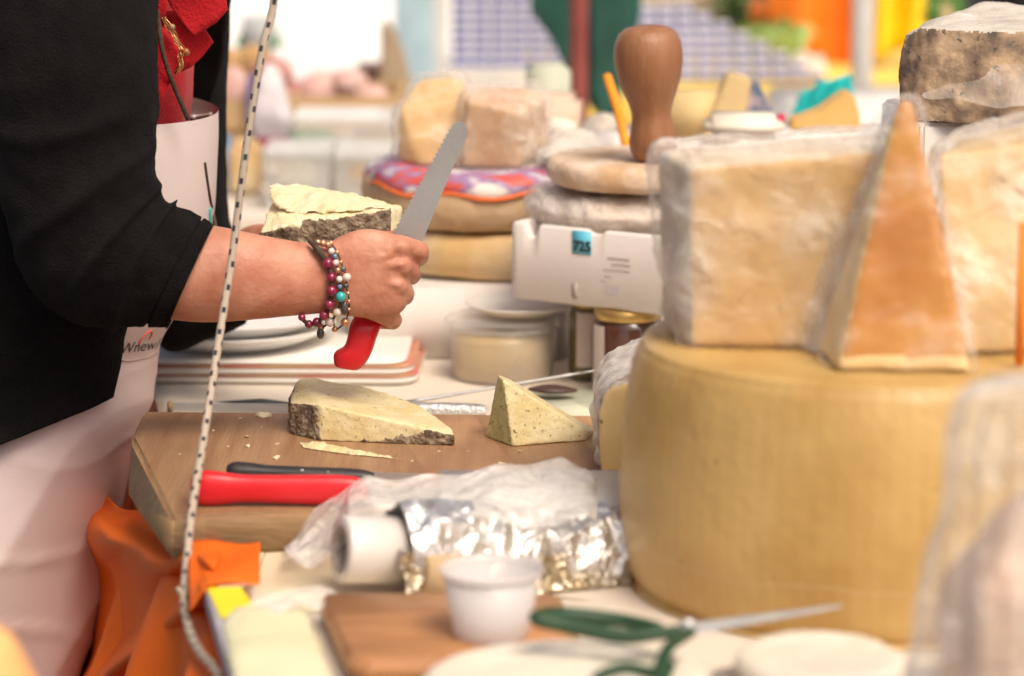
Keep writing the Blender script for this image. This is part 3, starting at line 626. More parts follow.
# dented seam low on the side
n3 = N_.new('ShaderNodeTexNoise'); n3.inputs['Scale'].default_value = 9; L_.new(tc.outputs['Object'], n3.inputs[0])
m2 = N_.new('ShaderNodeMath'); m2.operation = 'MULTIPLY_ADD'; m2.inputs[1].default_value = .022; L_.new(n3.outputs[0], m2.inputs[0]); L_.new(sx.outputs[2], m2.inputs[2])
m3 = N_.new('ShaderNodeMath'); m3.operation = 'COMPARE'; m3.inputs[1].default_value = .062; m3.inputs[2].default_value = .0014; L_.new(m2.outputs[0], m3.inputs[0])
m4 = N_.new('ShaderNodeMath'); m4.operation = 'MULTIPLY'; L_.new(m3.outputs[0], m4.inputs[0]); L_.new(nn.outputs[0], m4.inputs[1])
mx = N_.new('ShaderNodeMix'); mx.data_type = 'RGBA'; L_.new(m4.outputs[0], mx.inputs[0]); L_.new(vs_.outputs[0], mx.inputs[6]); mx.inputs[7].default_value = (.56,.38,.19,1); L_.new(mx.outputs[2], b_.inputs['Base Color'])
prof = [(.001,0),(wr*.9,0),(wr*.94,.004),(wr*.965,.014),(wr*.985,.04),(wr*1.0,wh*.35),(wr*.99,wh*.6),(wr*.968,wh*.82),(wr*.945,wh-.018),(wr*.925,wh-.008),(wr*.89,wh-.001),(wr*.7,wh),(.001,wh)]
b = lathe([ (r, z) for r, z in interp(prof, 4)], wc, 128); displace(b, lambda p, n: .0016*nz(p, 9, 3)+.0008*nz(p, 30, 1))
solo('hard_cheese', b, wm, 'big upright amber hard cheese wheel in the right foreground', 'cheese')
zw = wc.z+wh+.001
def PW(px, py, Y): return P(px, py, Y)
pts = [G(692, 347, zw), G(905, 350, zw), P(905, 150, G(905,350,zw).y), P(690, 168, G(692,347,zw).y), G(662, 331, zw), P(657, 150, G(662,331,zw).y), P(885, 132, 2.68), Vector((P(885,330,2.68).x, 2.68, zw))]
YF = G(692, 347, zw).y
wrapped('wrapped_cheese', 'large pale tan cheese block in film at the left of the wheel top', pts, M['tan_paste'], M['film_milky'], .0045, 31, .003, .008, lambda c, n: 1 if (n.x < -.5 or n.z > .6) else 0, mat('greyish_rind', (.56,.42,.26), (.76,.68,.56), scale=14, rough=.7), 24)
wrapped('wrapped_cheese', 'tall narrow amber wedge in film standing before the other blocks', [G(836, 371, zw), G(972, 373, zw), P(899, 99, 2.395), P(913, 99, 2.395), G(816, 352, zw), G(940, 352, zw), P(900, 106, 2.46), P(911, 104, 2.44)], M['amber_paste'], M['film'], .004, 32, .002, .006, lambda c, n: 1 if (c.z < zw+.012+.001*nz(c,50)) or n.x < -.5 else 0, plain('wedge_rind', (.72,.53,.26)), 26)
# loose film at the left of the wedge
def lfilm(u, v):
    a = P(900-8*u*1.0, 108, 2.43).lerp(G(818, 354, zw)+Vector((0,-.004,0.001)), v)
    w = (.03+.03*math.sin(v*3.0))*math.sin(min(1, v*1.3)*math.pi*.75)
    p = a+Vector((-w*u, .05*u, -.01*u*v)); p.x += .004*nz(p, 50, 3); p.y += .006*nz(p, 40, 8); p.z = max(p.z, zw+.001); return p
solo('loose_film', sheet(lfilm, 24, 60), M['film_soft'], 'loose flap of cling film left of the tall amber wedge', 'cling film')
wrapped('wrapped_cheese', 'film covered tan cheese block at the right edge of the wheel top', [G(945, 357, zw), G(1130, 350, zw), P(938, 155, 2.47), P(1130, 128, 2.47), P(960, 140, 2.66), P(1120, 95, 2.66), Vector((P(960,300,2.66).x,2.66,zw)), Vector((P(1120,300,2.66).x,2.66,zw))], mat('buff_paste', (.60,.40,.17), (.70,.52,.28), scale=16, rough=.5, bump=.3), M['film_milky'], .0045, 33, .003, .008)
solo('price_stick', box(Vector((P(1023, 260, 2.36).x, 2.36, zw+.062)), (.008, .003, .122), bev=.001), plain('orange_stick', (.85,.25,.03)), 'orange price stick upright at the far right edge of the wheel', 'stick')
# mouldy cheese behind on boxes
zm = 1.213
solo('foam_box', slab(Vector((P(1010, 200, 3.1).x, 3.1, TZ+.001)), .26, .24, zm-TZ-.003, .02, 0, .004), M['foam'], 'tall white foam box holding up the mouldy cheese at the right', 'box')
t = thing('mouldy_cheese', 'mottled brown cheese with whitish mould top at the upper right corner', 'cheese', Vector((P(1000, 130, 3.0).x, 3.0, zm)))
pts = [P(902, 118, 3.02), P(960, 133, 2.96), P(897, 70, 3.02), P(904, 34, 3.04), P(922, 27, 3.0), P(1000, 30, 2.96), P(1120, 30, 2.98), P(1120, 130, 2.98), P(985, 2, 3.16), P(1010, 2, 3.16), P(1110, 10, 3.16), P(930, 20, 3.10), Vector((P(930,60,3.15).x, 3.15, zm)), Vector((P(1110,60,3.15).x, 3.15, zm)), P(915, 125, 2.99), P(1000, 131, 2.95)]
b = chunk(pts, .003, 3, .002, 45, .003, 18, 41)
for v in b.verts: v.co.z = max(v.co.z, zm+.0005)
split(b, lambda c, n: 1 if n.z > .5+.12*nz(c, 40) else 0, [('rind', M['rind_mould']), ('mould_top', M['mould_top'])], t)
def mfilm(u, v):
    v = .5+(v-.5)*(min(1, u*2.2)**.7+.12*math.sin(u*23)); p = P(926+190*u+10*math.sin(v*7), 75+60*v*(.6+.4*u)-30*u, 2.955-.01*v); p.y += .008*nz(p, 30, 2)-.004; p.z = max(p.z, zm+.001); return p
part('film', sheet(mfilm, 50, 24), M['film_soft'], t)
# ================================================================== FOREGROUND: rolls, foil, tray, small board, cup
t = thing('white_tray', 'shallow white plastic tray on the front edge of the board by the wheel', 'tray', G(540, 500, BZ))
tr0 = [G(440, 470, BZ+.021), G(640, 470, BZ+.021), G(640, 507, BZ+.021), G(440, 507, BZ+.021)]
part('rim', prism([p for p in tr0], (0, 0, -.005), .001), M['white_plastic'], t)
cc = sum(tr0, Vector())/4
part('tray_body', hull([cc+(p-cc)*.965-Vector((0,0,.0055)) for p in tr0]+[cc+(p-cc)*.88-Vector((0,0,.0195)) for p in tr0]), M['white_plastic'], t, False)
# film roll
Yq = 2.46
t = thing('cling_film_roll', 'white cling film roll with hollow core end lying before the board', 'roll', Vector((P(450, 590, Yq).x, Yq, TZ+.001)))
ax0, ax1 = P(341, 549, Yq-.03), P(640, 556, Yq+.075)
axd = (ax1-ax0).normalized(); q = axd.to_track_quat('Z', 'Y').to_matrix().to_4x4(); Lr = (ax1-ax0).length
def along(prof, a=ax0): 
    b = lathe(prof, Vector((0,0,0)), 48, close=False); bmesh.ops.transform(b, matrix=Matrix.Translation(a) @ q, verts=b.verts); return b
part('film_winding', along([(.0215, .0), (.0295, .0), (.030, .002), (.030, .052), (.0285, .053), (.0285, Lr), (.02, Lr)]), mat('wound_film', (.72,.66,.62), (.78,.73,.70), scale=10, rough=.3, coat=.4), t)
part('core', along([(.0218, .001), (.0215, -.001), (.019, -.001), (.0188, .004), (.0188, Lr*.9), (.0001, Lr*.9)]), plain('grey_core_card', (.34,.28,.25)), t)
# foil, crumpled, over the roll
t = thing('aluminium_foil', 'crumpled aluminium foil on a roll beside the white roll end', 'foil', Vector((P(510, 600, Yq).x, Yq-.03, TZ)))
fm = mat('foil', (.78,.77,.76), rough=.44, metal=.9, bump=.25, bscale=90)
def foilsheet(u, v):
    a = -40+255*v            # angle round the roll
    s = .053+(Lr-.053)*u*.98
    r = .036+.004*math.sin(u*9)
    base = ax0+axd*s
    side = axd.cross(Vector((0,0,1))).normalized(); upv = Vector((0,0,1))
    p = base+(side*math.cos(R(a))+upv*math.sin(R(a)))*r
    d = (p-base).normalized()
    cr_ = noise.voronoi(p*34)[0]; k = (cr_[1]-cr_[0])
    k2 = noise.voronoi(p*80+Vector((3,1,2)))[0]
    p = p+d*(.007*(1-min(1, k*1.5))+.006*nz(p, 26, 4)+.0022*(1-min(1, (k2[1]-k2[0])*1.5)))
    p.z = max(p.z, TZ+.002); return p
fb = tri(sheet(foilsheet, 130, 80, .0004)); part('foil_sheet', fb, fm, t, False)
def foilskirt(u, v):
    s = .055+(Lr-.055)*u; base = ax0+axd*s
    p = Vector((base.x+.01*v, base.y-.034-.012*v, base.z+.012-.044*v)); k = noise.voronoi(p*60)[0]
    p.y -= .012*(1-min(1, (k[1]-k[0])*2)); p.z += .006*nz(p, 40); p.z = max(p.z, TZ+.003); return p
part('foil_flap', tri(sheet(foilskirt, 110, 24, .0004)), mat('foil_warm', (.66,.58,.46), rough=.4, metal=1, bump=.25, bscale=90), t, False)
solo('cardboard_tube', along([(.0001,.045),(.017,.045),(.019,.046),(.019,.088),(.0001,.088)], ax0+Vector((.03,-.034,-.012))), M['cardboard'], 'tan cardboard carton edge under the foil near the small board', 'carton')
# loose cling film over board front and roll
FT = [(285,548),(305,520),(330,497),(365,478),(400,478),(440,476),(480,470),(520,463),(560,460),(585,466),(597,482)]
def loosef(u, v):
    k = u*(len(FT)-1); i_ = min(int(k), len(FT)-2); f_ = k-i_; x = FT[i_][0]+(FT[i_+1][0]-FT[i_][0])*f_; yt = FT[i_][1]+(FT[i_+1][1]-FT[i_][1])*f_+2.5*math.sin(u*37)
    yb_ = 552-30*min(1, u*3)+6*math.sin(u*19)
    if u < .25: yb_ = 552+18*math.sin(u/.25*math.pi*.8)-22*max(0, u-.12)/.13
    y = yt+(max(yb_, yt+2)-yt)*v; Y = 2.60-.155*v
    p = P(x, y, Y); rg = abs(nz(Vector((p.x*1.0, p.y*.5, p.z*1.6)), 20, 2)); p += Vector((0, -1, .5))*(.022*rg+.010*nz(p, 48, 3))*(.3+.7*math.sin(math.pi*min(1, max(0, v))))
    return Vector((p.x, p.y, max(p.z, TZ+.004)))
solo('loose_film', sheet(loosef, 150, 60), M['film_drape'], 'crumpled clear film trailing over the white roll and tray', 'cling film')
solo('loose_film', sheet(lambda u, v: (lambda p: Vector((p.x, p.y, TZ+.022+.006*abs(nz(p, 35, 9))+.002)))(G(246+84*u+8*math.sin(v*5), 596+22*v+5*math.sin(u*6), TZ+.02)), 50, 24), M['film_soft'], 'small crumpled scrap of film on the pale yellow sheet', 'cling film')
# small cutting board
zb2 = TZ+.028
t = thing('cutting_board', 'small rounded orange brown board under the plastic cup', 'cutting board', G(390, 640, TZ+.004))
q4 = [G(318, 592, zb2), G(560, 592, zb2), G(590, 659, zb2), G(349, 659, zb2)]
def roundpoly(ps, r, n=5):
    out = []
    for i, p in enumerate(ps):
        a, b = ps[i-1], ps[(i+1) % len(ps)]; p0 = p+(a-p).normalized()*r; p1 = p+(b-p).normalized()*r
        out += [(p0.lerp(p, k/n)).lerp(p.lerp(p1, k/n), k/n) for k in range(n+1)]
    return out
part('board_body', prism(roundpoly(q4, .018), (0, 0, -.0205), .004), M['board2'], t)
# cup
cy = 2.235; cc = Vector((P(491.5, 600, cy).x, cy, zb2+.0008)); 
kz = CAMZ-cy*math.tan(PITCH+math.atan((567-338)/F)); ch = kz-cc.z; cr_t = 52*mpp(cy)*1.02
t = thing('plastic_cup', 'empty translucent white plastic cup on the small board', 'cup', cc)
cupm = mat('translucent_cup', (.74,.69,.69), rough=.35, trans=.0, sss=.2, alpha=.72, sscale=.01)
part('cup_wall', lathe([(cr_t*.70, 0), (cr_t*.72, .002), (cr_t*.93, ch-.006), (cr_t*.91, ch-.006), (cr_t*.70, .003), (.001, .0025)], cc, 64, close=False), cupm, t)
part('rim', lathe([(cr_t*.92, ch-.006), (cr_t*.985, ch-.004), (cr_t, ch-.0015), (cr_t*.985, ch), (cr_t*.94, ch-.001), (cr_t*.91, ch-.005)], cc, 64, close=False), cupm, t)
# pale cheeses in front
def disc(name, label, c, r, h, m, seed): return round_cheese(name, label, c, r, h, m, seed, .002, .004, .5)
d1 = Vector((P(566, 640, 2.07).x, 2.08, TZ+.001)); disc('pale_cheese', 'broad cream white cheese disc at the bottom edge in front of the cup', d1, .118, .040, M['pale_paste'], 51)
solo('cheese_block', box(Vector((P(735, 676, 2.02).x, 2.03, TZ+.020)), (.17, .12, .038), R(6), .008), mat('pinkish_cheese', (.66,.46,.34), (.74,.58,.46), scale=12, rough=.6), 'pinkish tan cheese block at the bottom edge under the scissors', 'cheese')
d2 = Vector((P(822, 650, 2.08).x, 2.085, TZ+.040)); disc('pale_cheese', 'small cream cheese disc in front of the amber wheel', d2, .066, .020, M['pale_paste'], 52)
solo('wooden_platter', slab(Vector((P(850, 676, 2.0).x, 2.04, TZ+.002)), .20, .17, .036, .03, 0, .004), mat('platter_grey', (.50,.42,.36), (.60,.52,.46), scale=8), 'low grey beige platter below the small cream disc', 'platter')
# scissors
t = thing('scissors', 'green handled steel scissors lying across the pale cheeses', 'scissors', P(690, 632, 2.12))
pv = P(690, 630, 2.13)
tip = P(842, 606, 2.20)
for off in (0, 7):
    tp_ = P(842-off*3, 606+off*.6, 2.20)
    b = prism([pv+Vector((-.01, 0, .004-off*.0008)), pv+Vector((-.004, 0, -.005)), tp_+Vector((0,0,-.001)), tp_+Vector((0,0,.0012))], (0, .003+off*.0003, 0))
    part('blade', b, M['steel'], t, False)
part('pivot_screw', sphere(pv+Vector((-.002, -.005, .004)), .007, 14, (1, .6, 1)), M['steel'], t)
gm = plain('green_plastic', (.009,.045,.015), .5)
part('handle', tube([pv, P(655, 634, 2.12), P(620, 636, 2.12), P(560, 624, 2.13), P(537, 618, 2.13), P(560, 614, 2.15), P(620, 620, 2.15), P(660, 628, 2.13)], lambda u: .0046+.0022*math.sin(u*3.14), 12, 6), gm, t)
part('handle', tube([pv+Vector((0,-.004,0)), P(668, 648, 2.08), P(655, 672, 2.05), P(625, 668, 2.04), P(596, 680, 2.03), P(612, 700, 2.02), P(650, 698, 2.03), P(670, 664, 2.06)], .0050, 12, 6), gm, t)
# bag at the lower right
t = thing('plastic_bag', 'clear plastic bag gathered over pinkish cheese at the lower right corner', 'bag', Vector((P(1000, 676, 1.86).x, 1.87, TZ)))
Yg = 1.87; c = Vector((P(1006, 600, Yg).x, Yg, TZ+.001)); hz = P(1000, 376, Yg).z-c.z
prof = [(.001,.001),(.060,.001),(.067,.012),(.066,hz*.25),(.061,hz*.5),(.052,hz*.62),(.044,hz*.68),(.042,hz*.80),(.041,hz*.88),(.033,hz*.96),(.015,hz*.995),(.001,hz)]
b = remesh(lathe(interp(prof, 4), c, 72), .0035, 1); displace(b, lambda p, n: .003*math.sin(math.atan2(p.x-c.x, p.y-c.y)*14+4*nz(p, 12))*min(1, (p.z-c.z)*8)+.004*nz(p, 30, 3)); 
part('bag_film', b, film_mat('bag_film', lo=.12, hi=.6, rough=.07, bscale=26, bump=1.5, milk=.12), t)
part('bag_contents', chunk([c+Vector((x*.046, y*.046, z)) for x, y in ((1,.2),(-.9,.5),(-.5,-.9),(.6,-.8),(.2,.9)) for z in (.003, hz*.55)]+[c+Vector((0,0,hz*.74)), c+Vector((.02,.0,hz*.8))], .004, 4, .002, 30), mat('pink_cheese', (.62,.40,.29), (.74,.55,.42), scale=14, rough=.5), t)
# paper and packets at the lower left
zp = TZ+.020
def edge_box(p, s, rz, bev=.002): return box(p, s, rz, bev)
rz_t = R(10.3)
t = thing('paper_packet', 'flat packet with yellow and pink print on the left table corner', 'packet', Vector((tedge(2.38)+.09, 2.38, TZ)))
def on_edge(y, x, z): return Vector((tedge(y)+x, y, z))
pk = [G(203, 581, zp), G(238, 581, zp), G(262, 690, zp), G(236, 690, zp)]
part('grey_side', prism([p-Vector((0,0,.0008)) for p in pk], (0,0,-.0185), .001), plain('grey_card', (.40,.38,.42)), t, False)
z1 = zp+.0006
part('yellow_panel', prism([G(204, 582, z1), G(236, 580, z1), G(262, 618, z1), G(221, 618, z1)], (0,0,.0006)), plain('yellow_print', (.80,.66,.03)), t, False)
part('pink_panel', prism([G(215, 569, z1+.001), G(246, 569, z1+.001), G(247, 586, z1+.001), G(218, 587, z1+.001)], (0,0,.0006)), plain('pink_print', (.74,.56,.53)), t, False)
b = chunk([G(221, 622, zp+.003), G(232, 606, zp+.003), G(250, 608, zp+.008), G(306, 608, TZ+.020), G(340, 700, TZ+.020), G(236, 700, zp+.003), G(228, 650, TZ+.006), G(236, 690, TZ+.006), G(306, 612, TZ+.006), G(340,700,TZ+.006), G(240,608,TZ+.016)], .004, 6, .001, 30, .002, 10, 61)
solo('folded_cloth', b, mat('pale_yellow_cloth', (.68,.66,.42), (.74,.72,.50), scale=8, rough=.6, bump=.1), 'pale yellow green folded cloth at the bottom left of the table', 'cloth')
def cream(u, v):
    p = G(240+190*u+(14*(1-v) if u < .1 else 0)-8*v, 546+66*v, TZ+.0035); p.z += .001*nz(p, 14)+.0003*math.sin(u*30); return p
solo('paper_sheet', sheet(cream, 40, 20, .0006), mat('peach_paper', (.76,.62,.44), (.80,.70,.50), scale=5, rough=.6), 'cream paper sheet spread in front of the big board', 'paper')
def opatch(u, v):
    p = G(188+72*u, 541+46*v-6*u*v, TZ+.0245); p.z += .0022*math.sin(u*6+v*5)+.0008*nz(p, 14)-(.02*max(0, .25-u)*4*v); return p
solo('orange_cloth_corner', sheet(opatch, 24, 18, .0008), M['orange_cloth'], 'crumpled orange cloth corner between big board and cream paper', 'cloth')
# near orange heap, bottom left corner
b = remesh(lathe([(.001,0),(.14,0),(.12,.5),(.09,.80),(.06,.92),(.03,.975),(.001,.985)], Vector((P(-20, 676, 1.9).x-.01, 1.9, .001)), 40), .008, 2); displace(b, lambda p, n: .012*nz(p, 12))
solo('draped_stool', b, plain('light_orange_cloth', (.90,.42,.16)), 'blurred orange cloth heap at the bottom left corner of the picture', 'cloth')
# ================================================================== PERSON
AY = 2.885
def ringsol(rings, sub=4, ns=28, sq=2.0): return loft(rings, ns, sub, sq=sq)
pieces = []
# near forearm: ring edges (upper, lower)
pieces.append(ringsol([(80,225,85,290,2.85,.035),(120,222,112,304,2.86,.036),(170,220,165,318,2.865,.041),(215,226,209,322,2.868,.040),(260,235,258,319,2.87,.034),(300,242,300,315,2.88,.028),(328,244,330,313,2.885,.024),(345,241,347,314,2.885,.022)], 5, 32))
# palm and back of hand
pieces.append(ringsol([(328,243,331,313,2.885,.022),(345,234,348,316,2.885,.019),(362,229,364,318,2.885,.0165),(380,230,383,318,2.886,.0155),(396,235,399,314,2.889,.0145),(407,242,407,306,2.895,.012)], 5, 32, 2.3))
def finger(js, rs):
    for i in range(len(js)-1): pieces.append(capsule(P(*js[i]), P(*js[i+1]), rs[i], rs[i+1]))
finger([(398,245,2.888),(419,251,2.906),(420,257,2.937),(405,256,2.948),(392,256,2.943)], [.0115,.0108,.0095,.0085,.0075])
finger([(398,264,2.886),(410,271,2.905),(412,276,2.937),(400,276,2.950),(386,275,2.945)], [.0118,.0108,.0095,.0085,.0075])
finger([(396,284,2.886),(405,293,2.905),(405,297,2.935),(394,296,2.948),(380,295,2.943)], [.0115,.0103,.0092,.0083,.0075])
finger([(386,308,2.889),(393,320,2.905),(393,322,2.929),(380,322,2.942),(368,320,2.938)], [.0112,.0098,.0085,.0076,.0068])
pieces.append(capsule(P(366,309,2.886), P(389,318,2.897), .009, .0095))
# thumb, leaving the far upper side of the palm and closing over the index finger
finger([(345,255,2.900),(372,244,2.925),(396,240,2.948),(414,249,2.953)], [.0135,.0125,.0105,.009])
# tendons
for a, b in (((345,262,2.8745),(400,246,2.8785)), ((342,270,2.8725),(402,264,2.8755)), ((343,280,2.8725),(399,284,2.8755)), ((346,290,2.8735),(392,303,2.8790))):
    pieces.append(capsule(P(*a), P(*b), .0028, .0050, 10))
for a, b, c_ in (((352,250),(372,258),(392,254)), ((350,286),(370,276),(388,274)), ((356,300),(374,292),(390,292))):
    pieces.append(tube([P(*a, 2.8715), P(*b, 2.8712), P(*c_, 2.8735)], .0020, 8, 3))
for x, y, Y_, r in ((401,248,2.8855,.0110),(402,266,2.8835,.0112),(398,286,2.8835,.0108),(388,306,2.8860,.0104)): pieces.append(sphere(P(x, y, Y_), r, 14))
# far arm and its hand under the held cheese
FY = 3.16
pieces.append(ringsol([(215,-40,160,-30,3.33,.045),(212,80,165,90,3.33,.045),(212,200,168,215,3.32,.044),(215,262,170,318,3.30,.045),(232,236,215,316,3.25,.038),(255,224,262,290,3.19,.032),(285,228,292,276,3.14,.026),(312,240,318,276,3.11,.022)], 4, 28))
pieces.append(ringsol([(308,241,312,277,3.11,.02),(330,244,332,270,3.08,.038),(355,245,356,266,3.06,.042)], 3, 24))
for k, (dx, Y0) in enumerate(((0,3.02),(4,3.045),(3,3.07),(-3,3.095))):
    finger([(350,255,Y0),(372+dx,256,Y0-.005),(388+dx,250,Y0-.008),(398+dx,240,Y0-.008)], [.0095,.009,.008,.007])
finger([(318,252,3.07),(338,248,3.035),(352,238,3.025)], [.013,.011,.009])
# upper arm, torso, neck, head
TORSO = [(225,-60,-30,-60,3.12,.185),(222,20,-25,20,3.12,.185),(212,120,-30,120,3.12,.17),(200,220,-45,220,3.12,.155),(160,340,-70,340,3.12,.155),(146,400,-85,400,3.12,.165),(128,460,-110,460,3.12,.175),(108,530,-130,530,3.12,.18),(84,620,-150,620,3.12,.175),(60,720,-165,720,3.12,.165)]
ins = lambda r, k: (r[0]-(48 if r[1] < 150 else 30 if r[1] < 240 else 14)*k, r[1], r[2]+14*k, r[3], r[4], r[5]-.014*k)
pieces.append(ringsol([(150,-150,-10,-150,3.12,.10)]+[ins(r, 1) for r in TORSO], 3, 40))
pieces.append(ringsol([(120,-120,0,-110,3.0,.05),(140,-40,5,-30,2.93,.055),(140,60,12,80,2.89,.055),(140,130,20,170,2.87,.052),(140,215,70,265,2.855,.040),(145,222,105,300,2.86,.040)], 4, 28))
pieces.append(capsule(P(60,-110,2.97), P(150,-110,3.3), .07, .06))
pieces.append(capsule(P(75,-130,3.12), P(120,-230,3.12), .055, .050))
hc = P(140,-300,3.12)
pieces.append(sphere(hc+Vector((.0,0,.02)), .1, 24, (.95,.78,1.1))); pieces.append(sphere(hc+Vector((.03,0,-.045)), .06, 18, (1,.85,1)))
pieces.append(capsule(hc+Vector((.095,0,.0)), hc+Vector((.112,0,-.025)), .008, .013)); pieces.append(sphere(hc+Vector((.083,0,-.055)), .016, 12, (.8,1.4,.7)))
for s in (-1, 1): pieces.append(sphere(hc+Vector((-.005, s*.078, -.005)), .028, 12, (.6,.3,1)))
body = remesh(join(*pieces), .0022, 7, .5)
hand_c = P(380, 280, 2.885)
def skin_d(c, n):
    d = (c-hand_c).length
    if d > .16: return 0
    return .0002*noise.noise(c*260)+.00025*noise.noise(Vector((c.x*420, c.y*120, c.z*110)))*(1 if d < .07 else .3)
displace(body, skin_d)
person = thing('person', 'person in black cardigan, red shirt and white apron cutting cheese with a bread knife', 'person', Vector((P(40, 400, 3.12).x, 3.12, .02)))
part('body', body, M['skin'], person)
hb = join(sphere(hc+Vector((-.02, 0, .045)), .108, 24, (1,.86,1)), sphere(hc+Vector((-.085, 0, .02)), .055, 16))
part('hair', remesh(hb, .006, 3), plain('dark_hair', (.05,.03,.02), .5), person)
# trousers and shoes
tb = join(*[capsule(P(-60, 680, 3.12)+Vector((0, s*.075, 0)), Vector((-.60, 3.12+s*.10, .10)), .085, .055, 20) for s in (-1, 1)])
part('trousers', remesh(tb, .01, 3), plain('dark_trousers', (.03,.03,.045), .9), person)
for s in (-1, 1): part('shoe', remesh(join(sphere(Vector((-.53, 3.12+s*.10, .06)), .06, 16, (1.9,.75,.9)), box(Vector((-.53, 3.12+s*.10, .028)), (.22, .08, .02), 0, .006)), .006, 2), plain('black_shoe', (.02,.02,.02), .5), person)
# shirt
def off(r, k): return (r[0]+k, r[1], r[2]-k, r[3], r[4], r[5]+k*.0011)
sh = [(r[0]-26, r[1], r[2]+4, r[3], r[4], r[5]-.004, -100, 110) for r in TORSO[:4]]
part('shirt', loft(sh, 60, 14, rng=True, disp=lambda u, t, p: .005*nz(p, 16, 2)+.003*math.sin(p.y*70+p.z*10)), M['red_cloth'], person)
# apron
AP = [(216,112,-20,100,3.12,.178,-70,58),(216,150,-24,150,3.12,.176,-72,62),(211,225,-30,225,3.12,.166,-76,68),(190,290,-45,290,3.12,.162,-80,78),(163,338,-70,338,3.12,.162,-90,100),(158,360,-78,360,3.12,.166,-110,128),
      (152,400,-86,400,3.12,.174,-150,160),(134,450,-110,450,3.12,.186,-165,170),(114,530,-133,530,3.12,.194,-165,172),(92,620,-152,620,3.12,.190,-165,172),(74,690,-168,690,3.12,.180,-165,172),(66,790,-175,790,3.12,.18,-165,172),(62,900,-178,900,3.12,.182,-165,172)]
def apd(u, t, p):
    w = min(1, max(0, (u-.35)*3))
    fold = .017*math.sin(math.radians(t)*5+p.z*9+2.0*nz(p, 3, 2))*w*min(1, max(0, (u-.5)*2.2))
    cre = (.013*(1-abs(math.sin(p.z*15+math.radians(t)*1.3+2.8*nz(p, 3, 5))))**3+.008*(1-abs(math.sin(p.z*31-math.radians(t)*2.1+3.5*nz(p, 4, 9))))**5)*w*max(0, 1-abs(u-.62)*1.6)
    return fold+cre*(.6+.4*nz(p, 5, 3))+.0035*nz(p, 7, 4)
apron = part('apron', loft(AP, 130, 14, rng=True, disp=apd), M['apron'], person)
dg = bpy.context.evaluated_depsgraph_get()
def bvh(o):
    b = bmesh.new(); b.from_mesh(o.data); bmesh.ops.translate(b, verts=b.verts, vec=LOC[o]); tri(b); t = BVHTree.FromBMesh(b); b.free(); return t
ab = bvh(apron); cam_p = Vector((0, 0, CAMZ))
def on_surf(tree, px, py, off=.002, Yd=3.0):
    d = ray(px, py).normalized(); h = tree.ray_cast(cam_p, d)
    return (h[0]-d*off) if h[0] else P(px, py, Yd)
# apron hem, waist band, pocket line, prints
hemp = [on_surf(ab, x, y, .001) for x, y in ((158,113),(168,114.5),(180,116.5),(192,117.5),(204,116.5),(212,114.5))]
part('apron_hem', tube(hemp, .0028, 8, 4), M['apron'], person)
part('apron_seam', tube([on_surf(ab, x, y, .0) for x, y in ((118,359),(128,361),(140,359),(150,357),(157,353))], .0010, 6, 4), plain('seam_thread', (.42,.33,.30)), person)
tx = text_bm('Wnew/', 15, .35, .0)
ink = plain('ink', (.01,.01,.015), .6)
for v in tx.verts:
    v.co = on_surf(ab, 139+v.co.x*.86, 347-v.co.y*.98-v.co.x*.12, .0016)
bmesh.ops.remove_doubles(tx, verts=tx.verts, dist=1e-6)
o = part('apron_lettering', tx, ink, person); o['label'] = 'black italic lettering on the apron waist'
part('apron_print', tube([on_surf(ab, x, y, .0012) for x, y in ((139,344),(142,338),(147,333),(151,331),(152,334),(149,339))], .0012, 6, 5), plain('red_print', (.62,.10,.09)), person)
part('apron_print', tube([on_surf(ab, 209.5, y, .0012) for y in (208, 213, 218, 223)], .0022, 6, 3), plain('teal_print', (.05,.50,.48)), person)
part('apron_tag', box(on_surf(ab, 196, 117.5, .004), (.008, .002, .006)), plain('tag_white', (.8,.78,.84)), person)
# cardigan torso (open at the front)
CA = [(232,-140,-60,-140,3.12,.19,55,325),(232,-60,-62,-60,3.12,.20,55,332),(230,20,-66,20,3.12,.204,57,338),(224,100,-70,110,3.12,.198,60,330),(214,200,-76,215,3.12,.186,60,305),(196,270,-86,290,3.12,.182,48,304),(178,310,-96,350,3.12,.186,44,306),(168,340,-104,400,3.12,.194,42,308),(162,360,-112,452,3.12,.204,42,308)]
def cad(u, t, p): return .006*fr(p, 8, 6)+.004*math.sin(p.z*30+4*nz(p, 6))*u
cb_ = loft(CA, 110, 12, rng=True, disp=cad); bmesh.ops.solidify(cb_, geom=cb_.faces[:], thickness=.004)
part('cardigan', cb_, M['black_knit'], person)
# near sleeve
SL = [(156,-160,-70,-140,2.99,.10),(158,-60,-40,-40,2.93,.092),(157,30,-22,45,2.89,.086),(160,100,-12,130,2.875,.078),(158,160,2,215,2.86,.070),(163,195,30,285,2.855,.064),(176,205,78,321,2.855,.060),(194,212,125,326,2.858,.056),(205,218,150,328,2.86,.053),(213,225,166,329,2.862,.050)]
def sld(u, t, p):
    f = 0
    tt_ = math.radians(t)
    f += .0075*math.exp(-((u-.30-.05*math.sin(tt_))/.018)**2)*max(0, math.sin(tt_))
    f += .0085*math.exp(-((u-.455+.045*math.cos(tt_))/.020)**2)*max(0, math.sin(tt_+.2))
    f += .010*math.exp(-((u-.585+.07*math.cos(tt_))/.018)**2)*max(0, math.sin(tt_+.3))
    f += .007*math.exp(-((u-.70+.05*math.cos(tt_))/.013)**2)
    f -= .005*math.exp(-((u-.865)/.008)**2)
    return f+.005*fr(p, 9, 8)+.0018*fr(p, 28, 3)
slv = loft(SL, 110, 16, disp=sld, caps=False)
lip = loft([SL[-1], (210,229,168,325,2.862,.047), (190,226,150,320,2.86,.045)], 110, 8, caps=False)
